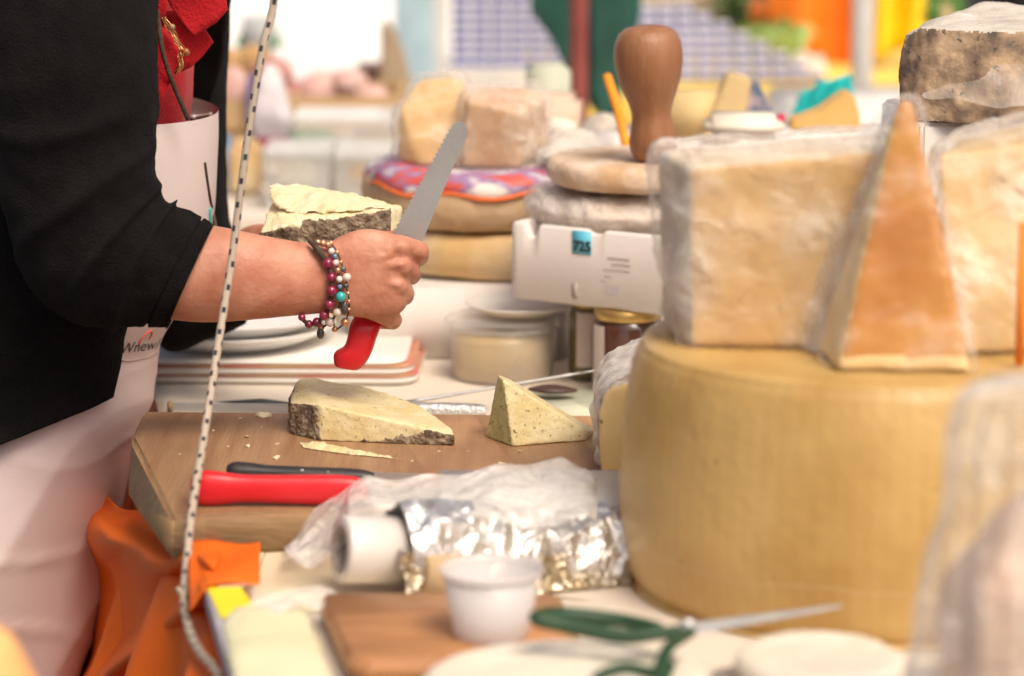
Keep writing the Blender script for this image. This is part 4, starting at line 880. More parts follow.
part('sleeve', join(slv, lip), M['black_knit'], person)
FS = [(238,-120,120,-110,3.30,.07),(233,-40,140,-30,3.33,.068),(229,60,150,60,3.33,.064),(226,140,152,150,3.325,.06),(230,215,150,235,3.315,.058),(238,232,150,300,3.30,.055),(244,238,165,352,3.28,.052),(246,238,215,338,3.255,.048),(252,232,246,322,3.23,.044)]
part('sleeve', loft(FS, 60, 10, disp=lambda u, t, p: .004*fr(p, 10, 4), caps=False), M['black_knit'], person)
# collar flaps
def flap(poly, Y, bulge, nrm=(0,-1,0), th=.003, seed=0):
    bm = bmesh.new(); vs = [bm.verts.new(P(x, y, Y)) for x, y in poly]; f = bm.faces.new(vs); tri(bm)
    bmesh.ops.subdivide_edges(bm, edges=bm.edges[:], cuts=6, use_grid_fill=True); tri(bm)
    c = sum((v.co for v in bm.verts), Vector())/len(bm.verts); rmax = max((v.co-c).length for v in bm.verts)
    for v in bm.verts:
        k = (v.co-c).length/rmax; v.co += Vector(nrm)*(bulge*(1-k*k))+Vector((0, .008*nz(v.co, 22, seed), .0015*nz(v.co, 40, seed)))
    bmesh.ops.solidify(bm, geom=bm.faces[:], thickness=th); bmesh.ops.recalc_face_normals(bm, faces=bm.faces[:]); return bm
part('collar', flap([(150,-40),(222,-40),(229,9),(218,21),(206,29),(196,36),(172,6)], 2.985, .016, seed=1), M['red_cloth'], person)
part('collar', flap([(176,10),(194,29),(206,29),(214,42),(203,56),(192,66),(176,74),(160,60),(158,10)], 3.0, .012, seed=2), M['red_cloth'], person)
part('collar', flap([(150,-30),(168,-30),(168,10),(163,20),(154,22)], 2.958, .008, seed=3), M['red_cloth'], person)
part('collar', flap([(158,24),(166,28),(178,46),(180,56),(168,90),(160,110),(158,60)], 2.975, .006, seed=4), M['red_cloth'], person)
# necklace, strap, cords
for k in range(6):
    part('necklace_chain', tube([P(x+math.sin(i*2+k*1.7)*2.6, y+k*.8, 2.955-.004*math.sin(i+k)) for i, (x, y) in enumerate(((163,16),(168,24),(174,31),(177,40),(182,48),(180,56),(181,62),(177,70)))], .0005, 6, 5), M['gold'], person)
part('necklace_bead', sphere(P(186, 52, 2.957), .0042, 12), plain('amber_bead', (.28,.08,.03), .2), person)
part('necklace_bead', sphere(P(172, 27, 2.957), .0035, 12), plain('olive_bead', (.25,.18,.08), .2), person)
part('neck_strap', tube([P(x, y, Y_) for x, y, Y_ in ((157,10,2.95),(161,42,2.95),(166,64,2.955),(174,86,2.965),(182,105,2.975),(188,119,2.985))], .0027, 8, 6), M['cord'], person)
part('apron_tie', tube([on_surf(ab, x, y, .003) for x, y in ((205,163),(208,185),(211,203),(214,215))]+[P(217, 232, 3.0)], .0016, 8, 5), M['cord'], person)
# bracelets
def wristY(py, r=.0265, yc=279, rv=38): k = max(-1, min(1, (py-yc)/rv)); return 2.884-r*math.sqrt(1-k*k)
def bracelet(label, beads, cordr=.0012):
    path = [P(x, y, wristY(y, .0275, 281, 44)) for x, y, r, m in beads]
    last, first = beads[-1], beads[0]
    back = [P(last[0]+(first[0]-last[0])*k/5, last[1]+(first[1]-last[1])*k/5, 2.884+.030*math.sin(math.pi*k/5)) for k in range(1, 5)]
    cb = part('bracelet', tube(path+back+[path[0]], cordr, 8, 3), M['cord'], person); cb['label'] = label
    for (x, y, r, m), p in zip(beads, path):
        part('bead', sphere(p+Vector((0, -.0015, 0)), r*.00105, 14), m, cb)
mg = mat('magenta_bead', (.14,.008,.035), (.34,.02,.07), scale=90, rough=.12, coat=.6); gb = mat('rose_gold_bead', (.74,.36,.20), (.8,.45,.28), scale=50, rough=.25, metal=.7)
pb_ = mat('pearl_bead', (.74,.60,.54), (.8,.7,.64), scale=60, rough=.15, coat=.5); tq = mat('turquoise_bead', (.03,.42,.44), (.05,.5,.5), scale=60, rough=.2, coat=.4)
dk = mat('smoky_bead', (.05,.045,.045), (.14,.13,.12), scale=60, rough=.1, coat=.5); bl = mat('blue_bead', (.10,.20,.32), (.15,.28,.4), scale=50, rough=.12, coat=.5)
bracelet('leather bracelet with large magenta beads', [(316,247,1.8,dk),(322,254,2,dk),(328,263,5.4,mg),(331.5,277,4.8,mg),(331.5,290.5,5.6,mg),(329.5,304,5.2,mg),(324.5,315,5.2,mg),(317,322,4.8,mg),(309,324,4.2,mg),(302,317,3.8,mg)], .0024)
bracelet('bracelet of rose gold and pearl beads with a turquoise one', [(318,242,3.2,gb),(323,243,3.5,gb),(328,244.5,3.4,gb),(331.5,251,3.4,pb_),(335,256,2.6,bl),(336,262.5,3.2,pb_),(338,270,3,gb),(339.5,279,3.3,pb_),(340,286.5,2.4,bl),(341,296.5,5.2,tq),(337.5,312,4.4,pb_),(330,321.5,5,pb_),(321,327,3.6,gb)])
bracelet('thin strand of small coppery beads nearest the hand', [(331,243,2.8,gb),(337,252,2.4,gb),(341,262,2.2,gb),(343.5,269,3,dk),(347,277,4.2,pb_),(346,285.5,3,dk),(348,293,2,gb),(349,301,2,gb),(349,309,2,gb),(345,322,4.3,gb),(335,329,3,gb)], .0009)
br = [c for c in person.children if c.name.startswith('bracelet')]
part('charm', sphere(P(344.5, 308, 2.860), .0052, 14, (.8,.5,1.3)), dk, br[-1]); part('charm', sphere(P(320.5, 333.5, 2.88), .0045, 14, (.9,.6,1.3)), dk, br[0])
part('leather_knot', tube([P(309,241,2.870), P(315,246,2.862), P(322,255,2.858), P(327,268,2.857)], lambda u: .0020+.0012*math.sin(u*3), 8, 5), M['cord'], br[0])
# ------------------------------------------------------------------ held bread knife
KY = 2.925
t = thing('bread_knife', 'red handled serrated bread knife gripped in the right hand', 'knife', P(358, 366, KY))
hr = [(390,252,414,262,KY+.002,.010),(386,262,410,272,KY,.011),(378,278,404,288,KY,.011),(364,302,391,312,KY,.011),(351,322,382,325,KY-.012,.012),(347.5,337,376.5,338,KY-.014,.0125),(344,346,373,349,KY-.014,.013),(336,351,369,358,KY-.014,.0132),(333.5,356,364,365,KY-.014,.0125),(334.5,364.5,359,369,KY-.014,.010),(337,366.5,355,369.5,KY-.014,.006)]
part('handle', loft(hr, 32, 6, sq=2.7), M['red_plastic'], t)
L0, L1 = (392, 237.5), (454, 123.5); n_ser = 24; left = []
for k in range(n_ser*4+1):
    u = k/(n_ser*4); f_ = abs(((k % 4)/4)-.5)*2
    x = L0[0]+(L1[0]-L0[0])*u; y = L0[1]+(L1[1]-L0[1])*u; s = (1-f_)*-2.1 if .06 < u < .97 else 0
    left.append((x-s*-.88*-1 if False else x+s*.88, y+s*.48))
right = [(459,121.5),(464,123.5),(467,129),(466.5,137),(460,152),(446,184),(432,218),(419,250),(392,250)]
bp_ = [P(x, y, KY-.001) for x, y in left+right]
part('blade', prism(bp_, (0, .0022, 0)), mat('satin_blade', (.40,.40,.395), (.47,.47,.465), scale=14, rough=.45, metal=.55, bump=.08, bscale=200, specks=[(120,.1,.05,(.6,.45,.2))]), t, False)
# ------------------------------------------------------------------ held cheese
t = thing('held_cheese', 'pale split cheese piece with rough brown rind held behind the forearm', 'cheese', P(325, 262, 3.04))
pts = [P(258,241,3.0), P(300,262,2.985), P(392,232,3.0), P(388,208,3.0), P(286,213+12,2.985), P(262,233,3.0), P(271,203,3.10), P(300,200,3.13), P(402,206,3.08), P(403,232,3.07), P(380,212,3.0), P(350,215,2.99), P(300,258,3.12), P(395,244,3.10), P(330,222,2.985)]
b = chunk(pts, .0022, 2, .0018, 80, .002, 30, 71)
def to_px(c):
    d = c-Vector((0, 0, CAMZ)); w = d.y*cp-d.z*sp
    return 512+F*d.x/w, 338-F*(d.y*sp+d.z*cp)/w
HB = [(240,236),(265,232),(278,227.5),(300,226.5),(304,220),(332,218.6),(352,217),(370,212.7),(388,208.4),(391,208)]
def hcw(c, n):
    x, y = to_px(c)
    if x > 391 or n.y > .3: return 0
    for (x0_, y0_), (x1_, y1_) in zip(HB, HB[1:]):
        if x0_ <= x <= x1_: yb_ = y0_+(y1_-y0_)*(x-x0_)/(x1_-x0_); break
    else: return 0
    return 1 if y > yb_+2.5*fr(c, 90, 5) else 0
split(b, hcw, [('paste', M['paste_cream']), ('rind', M['rind_grey'])], t, fine=True, rough_i=1)
pts = [P(268,187,3.10), P(274,184,3.12), P(270,196,3.07), P(290,214,3.03), P(352,212,2.995), P(389,208,3.0), P(392,205,3.03), P(345,192,3.10), P(300,186,3.14), P(276,207,3.05), P(380,203,3.07)]
b = chunk(pts, .0022, 1, .0022, 80, .003, 32, 72)
split(b, lambda c, n: 1 if (n.y > .35 and n.z < .6) else 0, [('upper_slice', M['paste_cream']), ('upper_rind', M['rind_grey'])], t)
solo('rind_scrap', chunk([P(422,226,2.96), P(427,214,2.96), P(428,226,2.96), P(424,238,2.96), P(426,224,2.97)], .0012, 1, .001, 150), M['rind_thin'], 'narrow scrap of rind stuck just behind the blade at the hand', 'rind')
# ------------------------------------------------------------------ rope
rp = [(276,-90),(274,0),(262,50),(246,150),(233,250),(219,340),(205,430),(192,510),(187,560),(184.5,590),(185,612),(191,635),(202,655),(216,671),(226,700)]
rm = bpy.data.materials.new('flecked_rope'); rm.use_nodes = True; N_, L_ = rm.node_tree.nodes, rm.node_tree.links; b_ = N_['Principled BSDF']; b_.inputs['Roughness'].default_value = .75
uvn = N_.new('ShaderNodeUVMap'); sx = N_.new('ShaderNodeSeparateXYZ'); L_.new(uvn.outputs[0], sx.inputs[0])
def mth(op, a, b=None, c=None):
    n = N_.new('ShaderNodeMath'); n.operation = op
    for i, v in enumerate((a, b, c)):
        if v is None: continue
        if isinstance(v, (int, float)): n.inputs[i].default_value = v
        else: L_.new(v, n.inputs[i])
    return n.outputs[0]
U, Vv = sx.outputs[0], sx.outputs[1]
row = mth('FLOOR', mth('MULTIPLY', Vv, 84)); fv = mth('FRACT', mth('MULTIPLY', Vv, 84))
uu = mth('FRACT', mth('MULTIPLY_ADD', row, .27, U)); us = mth('FRACT', mth('MULTIPLY', uu, 2))
du = mth('ABSOLUTE', mth('SUBTRACT', us, .5)); dv = mth('ABSOLUTE', mth('SUBTRACT', fv, .5))
fl = mth('MULTIPLY', mth('LESS_THAN', du, .16), mth('LESS_THAN', dv, .25))
mxr = N_.new('ShaderNodeMix'); mxr.data_type = 'RGBA'; L_.new(fl, mxr.inputs[0]); mxr.inputs[6].default_value = (.52,.43,.34,1); mxr.inputs[7].default_value = (.03,.03,.05,1); L_.new(mxr.outputs[2], b_.inputs['Base Color'])
wv = mth('SINE', mth('MULTIPLY', mth('ADD', mth('MULTIPLY', U, 8), mth('MULTIPLY', Vv, 330)), 6.283)); bpn = N_.new('ShaderNodeBump'); bpn.inputs['Strength'].default_value = .5; bpn.inputs['Distance'].default_value = .001; L_.new(wv, bpn.inputs['Height']); L_.new(bpn.outputs[0], b_.inputs['Normal'])
RY = [2.80,2.80,2.79,2.78,2.77,2.73,2.65,2.55,2.50,2.46,2.43,2.37,2.31,2.25,2.2]
t = thing('rope', 'thin white rope with dark flecks hanging in front of the forearm', 'rope', P(200, 660, 2.47))
part('strand', tube([P(x, y, yy) for (x, y), yy in zip(rp, RY)], .0039, 14, 10, uv=True), rm, t)
kn = P(184.5, 591, 2.46)
part('knot', tube([kn+Vector((.0055*math.cos(a*1.3), .005*math.sin(a*1.3), .0025*math.sin(a*2.6+1))) for a in range(0, 6)], .0032, 10, 6, uv=True), rm, t)
# ================================================================== BEYOND THE TABLE
def qbox(name, label, cat, x0, y0, x1, y1, Y, depth, m, group=None, rz=0, bev=.004):
    a, b = P(x0, y1, Y), P(x1, y0, Y); c = Vector(((a.x+b.x)/2, Y+depth/2, (a.z+b.z)/2))
    return solo(name, box(c, (abs(b.x-a.x), depth, abs(b.z-a.z)), rz, bev), m, label, cat, group, smooth=False)
def counter(name, label, x0, x1, y0, y1, z, m, col=None):
    t = thing(name, label, 'table', Vector(((x0+x1)/2, (y0+y1)/2, 0)))
    part('counter_top', box(Vector(((x0+x1)/2, (y0+y1)/2, z-.015)), (x1-x0, y1-y0, .03), bev=.003), m, t, False)
    for x in (x0+.05, x1-.05):
        for y in (y0+.05, y1-.05): part('leg', box(Vector((x, y, (z-.03)/2)), (.04, .04, z-.03)), M['steel'], t, False)
    part('front_cloth', box(Vector(((x0+x1)/2, y0-.006, z/2+.02)), (x1-x0, .006, z-.06)), col or m, t, False)
    return t
counter('side_counter', 'white covered counter with meats and tubs beyond the seller', -1.9, .62, 4.35, 5.5, .90, M['cream_cloth'])
def rest(px0, px1, y_top, Y, zb_, label, cat, name, m, depth=.12, rz=0, bev=.01):
    a, b = P(px0, y_top, Y), P(px1, y_top, Y)
    h = a.z-zb_; return solo(name, box(Vector(((a.x+b.x)/2, Y+depth/2, zb_+h/2+.0005)), (b.x-a.x, depth, h), rz, bev), m, label, cat, smooth=False)
# clear tubs
def clear_box(label, x0, x1, ytop, Y, zb_, depth=.16):
    a, b = P(x0, ytop, Y), P(x1, ytop, Y); h = a.z-zb_; cx_ = (a.x+b.x)/2; w = b.x-a.x; c = Vector((cx_, Y+depth/2, zb_+.001))
    t = thing('clear_tub', label, 'tub', c)
    def ringp(k, z): return [c+Vector((sx_*w/2*k, sy*depth/2*k, z)) for sx_, sy in ((-1,-1),(1,-1),(1,1),(-1,1))]
    part('tub_body', hull(ringp(.9, 0)+ringp(.985, h-.012)), M['clear_tub'], t, False)
    part('lid', prism(roundpoly(ringp(1.0, h-.0115), .01), (0, 0, .009), .001), M['clear_tub'], t, False)
clear_box('upper clear plastic tub behind the split cheese', 292, 398, 116, 4.62, .975)
clear_box('lower left clear tub right of the hanging rope', 262, 330, 150, 4.45, .90)
clear_box('lower middle clear tub under the upper tub', 333, 402, 152, 4.45, .90, .17)
rest(300, 395, 137, 4.63, .90, 'white carton supporting the upper clear tub', 'box', 'white_carton', M['foam'], .14) if False else None
solo('white_carton', box(Vector((P(345, 150, 4.66).x, 4.76, .9375)), (.20, .12, .073), 0, .003), M['foam'], 'white carton under the rear of the upper clear tub', 'box', smooth=False)
for px, py, Y, w_, h_, m_, lb in ((312,140,4.70,26,14,plain('tub_green',(.30,.48,.28)),'greenish packet inside the upper clear tub'),(372,138,4.70,22,16,M['rind_tan'],'tan cheese piece inside the upper clear tub'),(296,172,4.53,24,14,M['pale_paste'],'cream cheese piece inside the lower left tub'),(368,174,4.53,24,12,M['tan_paste'],'tan cheese piece inside the lower middle tub')):
    s_ = Y/cp/F; solo('packed_cheese', box(P(px, py, Y), (w_*s_*1.6, .07, h_*s_*1.3), .1, .006), m_, lb, 'cheese', smooth=False)
wrapped('wrapped_cheese', 'pale rounded cheese chunk in film low behind the split cheese', V((410,196,4.1),(430,196,4.1),(440,150,4.15),(414,146,4.15),(404,170,4.1),(436,196,4.25),(410,196,4.25)), M['pale_paste'], M['film_soft'], seed=91)
# wooden crates with meats
def crate(label, x0, x1, ytop, Y, zb_, depth=.28):
    a, b = P(x0, ytop, Y), P(x1, ytop, Y); h = a.z-zb_; w = b.x-a.x; c = Vector(((a.x+b.x)/2, Y+depth/2, zb_+.001)); t = thing('wooden_crate', label, 'crate', c)
    for k in range(2):
        z = h*(.27+.5*k)
        for sy in (-1, 1): part('slat', box(c+Vector((0, sy*depth/2, z)), (w, .008, h*.42)), M['crate_wood'], t, False)
        for sx_ in (-1, 1): part('slat', box(c+Vector((sx_*(w/2-.004), 0, z)), (.008, depth-.010, h*.42)), M['crate_wood'], t, False)
    part('crate_bottom', box(c+Vector((0, 0, .006)), (w-.02, depth-.02, .008)), M['crate_wood'], t, False)
    for sx_ in (-1, 1):
        for sy in (-1, 1): part('corner_post', box(c+Vector((sx_*(w/2-.018), sy*(depth/2-.014), h*.5)), (.016, .016, h)), M['crate_wood'], t, False)
    return c, w, h
cA = crate('wooden crate of pink hams to the right of the rope', 285, 400, 96, 5.0, .90)
cB = crate('wooden crate of breads just right of the seller', 150, 262, 98, 4.95, .90)
pinkm = mat('pink_ham', (.58,.30,.26), (.74,.55,.50), scale=14, rough=.5); redm = mat('dark_ham', (.36,.10,.08), (.56,.30,.26), scale=14, rough=.5); breadm = mat('bread_crust', (.42,.23,.09), (.58,.37,.18), scale=12, rough=.8)
def lump(name, label, cat, px, py, Y, rx, ry, m, group=None, seed=0, rd=None):
    s = Y/cp/F; b = remesh(sphere(P(px, py, Y), 1, 20, (rx*s, rd or rx*s*.8, ry*s)), .008, 2); displace(b, lambda p, n: .012*nz(p, 18, seed)); return solo(name, b, m, label, cat, group)
for i, (x, y, rx, ry, m, lb) in enumerate(((272,76,22,17,redm,'reddish ham piece behind the white plastic bag'),(318,90,22,18,pinkm,'pale pink ham piece at the left of the right crate'),(345,84,22,16,pinkm,'pink ham piece in the middle of the right crate'),(372,98,20,14,pinkm,'small pink ham piece at the right of the crate'),(296,94,14,14,redm,'dark red ham piece at the left rim of the crate'))):
    lump('ham_piece', lb, 'meat', x, y, 5.1, rx, ry, m, 'hams in the wooden crates', i)
for i, (x, y, rx, ry, lb) in enumerate(((226,66,20,18,'rounded brown loaf next to the black sleeve'),(254,68,18,20,'rounded brown loaf beside the rope'))):
    lump('bread_loaf', lb, 'bread', x, y, 5.15, rx, ry, breadm, 'loaves in the left crate', i+5)
lump('ham_piece', 'large pale pink ham close behind the apron strap', 'meat', 232, 92, 5.0, 22, 26, pinkm, 'hams in the wooden crates', 9)
rest(246, 258, 78, 4.92, .985, 'narrow violet packet between pink ham and plastic bag', 'packet', 'violet_packet', plain('violet', (.16,.12,.28)), .05, 0, .003)
rest(210, 228, 139, 4.7, .90, 'blue carton near the apron strap', 'packet', 'blue_packet', plain('mid_blue', (.12,.30,.55)), .06, 0, .003)
rest(228, 258, 145, 4.6, .90, 'tan cheese block on the counter left of the rope', 'cheese', 'cheese_block', M['rind_yellow'], .1)
t = thing('shopping_bag', 'pale lilac plastic bag with dark red base right of the rope', 'bag', Vector((P(272, 158, 4.75).x, 4.8, .901)))
b = chunk([P(258,155,4.75),P(288,155,4.75),P(294,120,4.75),P(250,110,4.75),P(262,62,4.8),P(280,66,4.8),P(288,150,4.88),P(256,150,4.88)], .006, 3, .004, 30, .006, 12, 81)
zc = P(270,132,4.75).z
split(b, lambda c, n: 1 if c.z < zc+.01*nz(c, 20) else 0, [('bag_top', mat('lilac_bag', (.48,.43,.46), (.66,.62,.63), scale=10, rough=.4)), ('bag_base', mat('wine_base', (.34,.06,.10), (.46,.12,.16), scale=10))], t)
rest(354, 388, 70, 5.35, .90, 'dark brown open carton behind the hams', 'box', 'brown_carton', plain('dark_carton', (.16,.075,.045)), .16, 0, .003)
# tan pointed slab
t = solo('cured_cheese_slab', prism([P(378,98,5.3),P(381,45,5.3),P(380,28,5.3),P(384,18,5.3),P(396,34,5.3),P(406,62,5.3),P(413,98,5.3)], (0, .05, 0), .006), plain('taupe_rind', (.42,.32,.22)), 'tall pointed taupe slab standing behind the hams', 'cheese', smooth=False)
solo('cheese_pedestal', box(Vector((P(395, 98, 5.3).x, 5.33, (P(395,98,5.3).z+.9)/2)), (.09, .10, P(395,98,5.3).z-.9-.001), 0, .003), M['cardboard'], 'cardboard block under the tall pointed slab', 'box', smooth=False)
t = thing('potted_sprig', 'grey pot with a small green sprig against the white tent wall', 'pot', P(259, 62, 5.45)); cc = P(259, 62, 5.45)
part('pot', lathe([(.001,0),(.024,0),(.030,.05),(.032,.085),(.028,.085),(.001,.08)], cc, 30), plain('grey_pot', (.42,.43,.44)), t)
part('sprig', join(*[prism([cc+Vector((.0,0,.04)), cc+Vector((s*.035, .01, .05+.01*k)), cc+Vector((s*.045, 0, .04-.015*k)), cc+Vector((s*.02,-.01,.03))], (0,.002,0)) for s in (-1,1) for k in (0,1)]), plain('leaf_green', (.10,.26,.10)), t, False)
solo('pot_stand', box(Vector((cc.x, cc.y, (.9+cc.z)/2)), (.06, .06, cc.z-.9-.001), 0, .003), M['crate_wood'], 'wooden block lifting the grey pot behind the loaves', 'stand', smooth=False)
solo('blue_banner', box(Vector((P(416, 30, 6.6).x, 6.6, .75)), (.10, .02, 1.5), 0, .004), plain('pale_blue', (.50,.68,.76)), 'pale blue upright banner in front of the white tent wall', 'banner', smooth=False)
solo('tent_post', box(Vector((P(441, 30, 6.4).x, 6.4, 1.3)), (.035, .035, 2.6), 0, .004), plain('pale_grey_post', (.66,.66,.64)), 'light grey tent post left of the stacked tins', 'post', smooth=False)
# pale things behind the wrapped chunks
solo('cheese_block', box(P(548, 108, 4.05)+Vector((0,.05,-.005)), (.06, .08, .125), R(4), .006), plain('grey_green_wax', (.50,.52,.42)), 'pale grey green upright cheese block behind the tan chunks', 'cheese')
solo('foam_box', box(Vector((P(540, 160, 4.0).x, 4.12, (.9+TZ)/2+.055)), (.42, .2, .155+.1), 0, .01), M['foam'], 'white foam box at the back of the table under pale cheeses', 'box') if False else None
bz = P(540, 150, 4.0).z
solo('foam_box', box(Vector((P(560, 160, 4.0).x, 3.95, (TZ+bz)/2)), (.34, .18, bz-TZ-.002), 0, .008), M['foam'], 'white foam box at the back of the table under the pale cheeses', 'box')
solo('cheese_block', box(Vector((P(520, 110, 4.0).x, 4.0, bz+.04)), (.17, .1, .078), R(-6), .01), plain('pink_tan', (.62,.44,.34)), 'pinkish tan cheese block behind the right wrapped chunk', 'cheese')
for i, (x, y, rx, ry, m, lb) in enumerate(((578,140,26,15,M['pale_paste'],'pale lumpy cheese left of the orange stick'),(600,128,20,14,M['mould_top'],'greyish lumpy cheese behind the orange stick'),(560,128,18,13,M['pale_paste'],'small cream cheese behind the tagged box'),(625,150,26,12,M['pale_paste'],'flat cream cheese at the foot of the pestle'))):
    lump('soft_cheese', lb, 'cheese', x, y, 3.9, rx, ry, m, None, i+20)
wrapped('wrapped_cheese', 'long grey cheese pieces under film behind the small cracked round', V((540,158,3.55),(640,158,3.55),(640,140,3.6),(560,136,3.6),(545,150,3.7),(640,150,3.7)), M['mould_top'], M['film_soft'], seed=44)
a, b_p = P(607, 76, 3.58), P(627, 150, 3.5)
solo('orange_stick', tube([a, a.lerp(b_p, .5)+Vector((.002,0,0)), b_p], .0058, 8, 3), plain('bright_orange', (.90,.28,.01)), 'slanted bright orange stick left of the wooden pestle', 'stick')
# things standing right of the pestle
solo('foam_box', box(Vector((P(745, 200, 3.9).x, 3.9, (TZ+P(745,140,3.8).z)/2)), (.42, .2, P(745,140,3.8).z-TZ-.002), 0, .01), M['foam'], 'white foam box behind the wheel under the small cheese slices', 'box')
zq = P(745,140,3.8).z
solo('cheese_block', box(Vector((P(695, 118, 3.82).x, 3.84, zq+.031)), (.085, .06, .062), R(10), .004), plain('straw_cheese', (.62,.46,.22)), 'squat straw coloured cheese block beside the pestle', 'cheese')
solo('cheese_slab', prism([P(702,140,3.80),P(728,74,3.80),P(752,80,3.80),P(740,140,3.80)], (0,.05,0), .003), plain('straw_cheese2', (.64,.48,.24)), 'leaning straw coloured cheese slab with sloped sides', 'cheese', smooth=False)
solo('printed_packet', prism([P(744,112,3.84),P(752,82,3.84),P(757,80,3.84),P(776,118,3.84),P(774,134,3.84),P(744,134,3.84)], (0,.03,0), .002), mat('blue_print', (.10,.16,.26), (.55,.42,.46), scale=45, rough=.4, ramp=(.42,.58)), 'triangular dark blue printed packet right of the leaning slab', 'packet', smooth=False)
solo('pink_tag', box(P(781, 118, 3.7), (.012, .004, .012), 0, .002), plain('hot_pink', (.82,.05,.14)), 'tiny hot pink tag beside the teal cloth', 'tag')
solo('pale_cheese', box(P(745, 128, 3.65)+Vector((0,.03,0)), (.10, .08, .03), 0, .01), M['pale_paste'], 'cream cheese slice in front of the blue printed packet', 'cheese')
solo('cheese_wedge', prism([P(790,131,3.7),P(792,122,3.7),P(820,112,3.7),P(848,92,3.7),P(854,95,3.7),P(860,115,3.7),P(860,131,3.7)], (0,.06,0), .003), plain('gold_wedge', (.66,.42,.14)), 'golden cheese wedge with sloping top left of the mouldy cheese', 'cheese', smooth=False)
def teal(u, v):
    x = 800+52*u; yt = 100-14*u if u < .3 else 92-10*u
    p = P(x-16*v*(1-u), yt-7+48*v, 4.25); p.y += .012*math.sin(u*9+v*4); return p
solo('teal_cloth', sheet(teal, 24, 14, .002), plain('teal', (.0,.47,.46)), 'bright teal cloth behind the golden wedge', 'cloth')
# far stall with tins
counter('tin_stall', 'far stall table with a yellow front and stacked tins', .02, 1.15, 5.6, 6.6, .955, plain('yellow_cloth', (.86,.60,.13)), M['paper'])
yb_ = part('yellow_band', box(Vector((.585, 5.588, .905)), (1.13, .008, .095)), M['yellow_cloth'], [o for o in C.objects if o.name == 'tin_stall'][0], False)
tinm = [mat('tin_blue', (.13,.15,.38), (.18,.20,.45), scale=20, rough=.35), mat('tin_white', (.74,.74,.78), (.8,.8,.82), scale=20, rough=.35)]
def tin(loc, label, group):
    b1 = slab(Vector((0,0,0)), .037, .03, .009, .008, 0, 0, 3); b2 = slab(Vector((0,0,.009)), .0355, .029, .0085, .008, 0, 0, 3)
    o = bpy.data.objects.new('tin', tinmesh) if 'tinmesh' in globals() else None
    return o
bt = join(slab(Vector((0,0,0)), .0355, .03, .0112, .006, 0, 0, 3), slab(Vector((0,0,.0116)), .0325, .0275, .0072, .006, 0, 0, 3))
for f in bt.faces: f.material_index = 0 if f.calc_center_median().z < .0113 else 1
base_tin = finish('tin', bt, tinm, Vector((0,0,0)), None, False)
used = False
def put_tin(x, y, z, label, group):
    global used
    o = base_tin if not used else base_tin.copy()
    if used: C.objects.link(o)
    used = True; o.location = (x, y, z); tag(o, label, 'tin', group)
x0 = P(452, 60, 5.75).x
counter_z = .9575
tbz = P(500, 68, 5.75).z
solo('tin_display_box', box(Vector((x0+.13, 5.85, tbz-.12)), (.30, .22, .238), 0, .004), M['paper'], 'white display box under the left stack of tins', 'box', smooth=False)
counter('tin_counter', 'narrow far counter holding the left stack of tins', -.35, .01, 5.62, 6.3, tbz-.24, M['paper'])
for r_ in range(9):
    for k in range(7): put_tin(x0+.018+k*.039, 5.78, tbz+.001+r_*.0192, 'blue and white tin in the far left stack', 'tins in the left stack')
x1 = P(640, 60, 5.9).x
for r_ in range(8):
    nk = 9-int(r_*1.0)
    for k in range(nk): put_tin(x1+.018+k*.039, 5.9+.012*r_, .957+r_*.0192, 'blue and white tin in the far sloping pile', 'tins in the sloping pile')
for r_ in range(8): put_tin(x1+.018+(9-r_)*.039, 5.93+.012*r_, .957+r_*.0192, 'end tin on the stepped right side of the sloping pile', 'end tins of the sloping pile')
# green parasol folded with pole
t = thing('folded_parasol', 'folded dark green parasol with red brown pole behind the cheeses', 'parasol', Vector((P(580, 60, 5.0).x, 5.0, .0)))
part('pole', tube([Vector((P(578, 60, 4.9).x, 4.9, .02)), Vector((P(580, 60, 4.9).x, 4.9, 2.4))], .016, 14, 2), plain('red_brown_pole', (.22,.045,.04)), t)
def pleat(pts_, Y, th=.03): return prism([P(x, y, Y) for x, y in pts_], (0, th, 0), .004)
gm2 = mat('green_canvas', (.005,.055,.04), (.012,.10,.075), scale=12, rough=.6)
part('canopy', join(pleat([(530,10),(540,-60),(600,-60),(592,0),(584,60),(586,100),(566,70),(552,40)], 5.0), pleat([(590,-60),(645,-60),(641,14),(630,50),(618,115),(602,122),(592,90)], 5.0, .04), pleat([(552,-60),(560,30),(580,90),(598,118),(600,20),(600,-60)], 5.06, .04)), gm2, t, False)
# drapes, pole, right background
def drape(x0, x1, ytop, ybot, Y, amp, fq):
    def f(u, v):
        p = P(x0+(x1-x0)*u, 0, Y); zt, zb2_ = P(0, ytop, Y).z, P(0, ybot[0]+(ybot[1]-ybot[0])*u, Y).z
        return Vector((p.x, Y+amp*math.sin(u*fq+v*2), zt+(zb2_-zt)*v))
    return f
solo('orange_drape', sheet(drape(770, 853, -260, (24, 84), 6.3, .02, 8), 50, 20, .003), plain('vivid_orange', (.90,.20,.01)), 'vivid orange cloth hanging left of the white pole', 'cloth')
solo('yellow_drape', sheet(drape(866, 940, -260, (62, 40), 6.2, .03, 14), 50, 20, .003), plain('vivid_yellow', (.90,.62,.02)), 'vivid yellow cloth hanging right of the white pole', 'cloth')
solo('stall_pole', tube([Vector((P(862, 60, 5.6).x, 5.6, 0.0)), Vector((P(862, 60, 5.6).x, 5.6, 2.6))], .022, 20, 2), M['white_plastic'], 'white stall pole between the orange and yellow cloths', 'pole')
solo('white_crate', box(Vector((P(905, 110, 5.0).x, 5.2, .5)), (.42, .4, 1.0), 0, .01), M['paper'], 'white covered crate behind the mouldy cheese', 'crate')
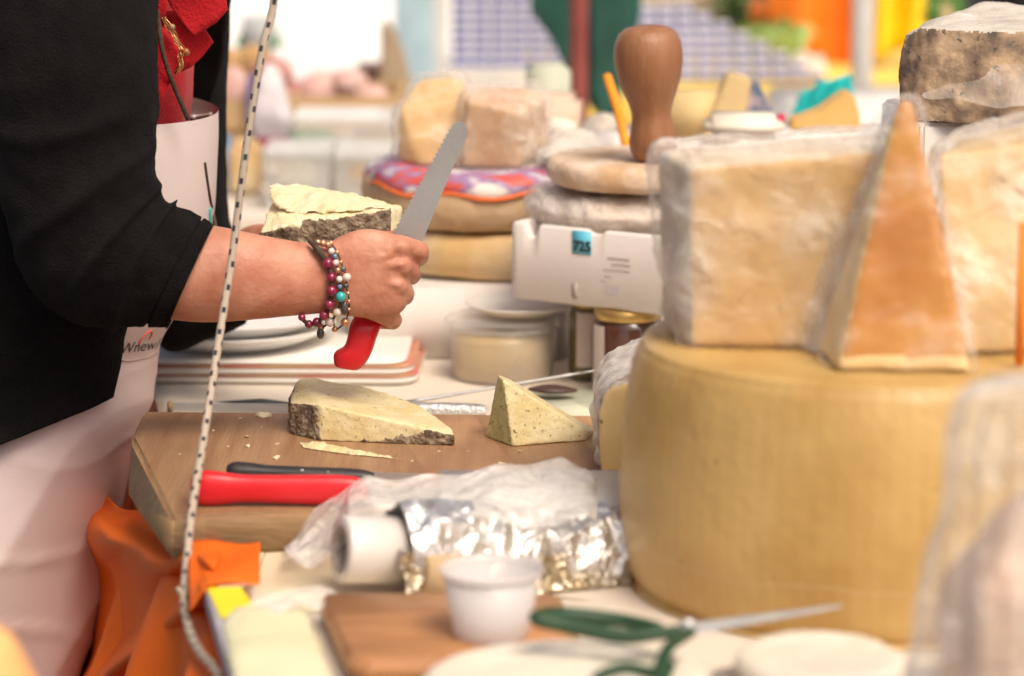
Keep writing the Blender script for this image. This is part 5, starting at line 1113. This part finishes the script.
def bush(name, label, px, py, Y, w, h, m, n=260, seed=0):
    rn = random.Random(seed); bm = bmesh.new(); s = Y/cp/F; c = P(px, py, Y)
    for _ in range(n):
        d = Vector((rn.gauss(0, .45)*w*s, rn.gauss(0, .3)*w*s, rn.gauss(0, .42)*h*s)); q_ = c+d; a = rn.uniform(0, 6.28); l = rn.uniform(.015, .035)
        u_ = Vector((math.cos(a), rn.uniform(-.5,.5), math.sin(a)))*l; v_ = u_.cross(Vector((rn.uniform(-1,1), 1, rn.uniform(-1,1)))).normalized()*l*.4
        bm.faces.new([bm.verts.new(q_-u_), bm.verts.new(q_+v_), bm.verts.new(q_+u_), bm.verts.new(q_-v_)])
    t = thing(name, label, 'plant', Vector((c.x, c.y, 0)))
    part('foliage', bm, m, t, False)
    part('stem', tube([Vector((c.x, c.y, 0)), c], .02, 8, 2), M['crate_wood'], t)
bush('potted_plant', 'light green leafy plant beyond the sloping tins', 775, 42, 6.2, 26, 14, plain('lime_leaf', (.30,.42,.12)), 300, 1)
bush('potted_plant', 'dark green leafy plant at the top beside the orange cloth', 755, 6, 6.9, 34, 40, plain('dark_leaf', (.06,.11,.03)), 300, 2)
bush('potted_plant', 'green plant behind the top of the mouldy cheese', 946, 4, 5.5, 10, 18, plain('mid_leaf', (.10,.24,.05)), 260, 3)
lump('orange_fruit', 'orange fruit cluster in front of the dark green plant', 'fruit', 757, 10, 6.6, 10, 12, plain('fruit_orange', (.75,.22,.06)), None, 3)
solo('beige_awning', sheet(drape(600, 790, -200, (30, 30), 8.0, .05, 12), 40, 10, .004), mat('beige_awning', (.52,.40,.26), (.60,.48,.32), scale=3), 'beige cloth hanging high behind the sloping tins', 'cloth')
solo('dark_backdrop_cloth', sheet(drape(925, 1120, -300, (110, 110), 7.0, .05, 18), 50, 10, .004), plain('charcoal', (.03,.03,.035)), 'dark cloth hanging behind the upper right cheese', 'cloth')
solo('white_backdrop_cloth', sheet(drape(300, 1250, -420, (300, 300), 9.0, .08, 30), 120, 10, .004), M['tarp'], 'white tent cloth closing off the far side of the market', 'cloth')
solo('bright_paper_bag', chunk([P(783,76,6.0),P(828,80,6.0),P(825,55,6.0),P(795,50,6.0),P(790,78,6.1),P(825,76,6.1)], .008, 3, .003, 20), M['paper'], 'white paper bag on the yellow stall behind the teal cloth', 'bag')
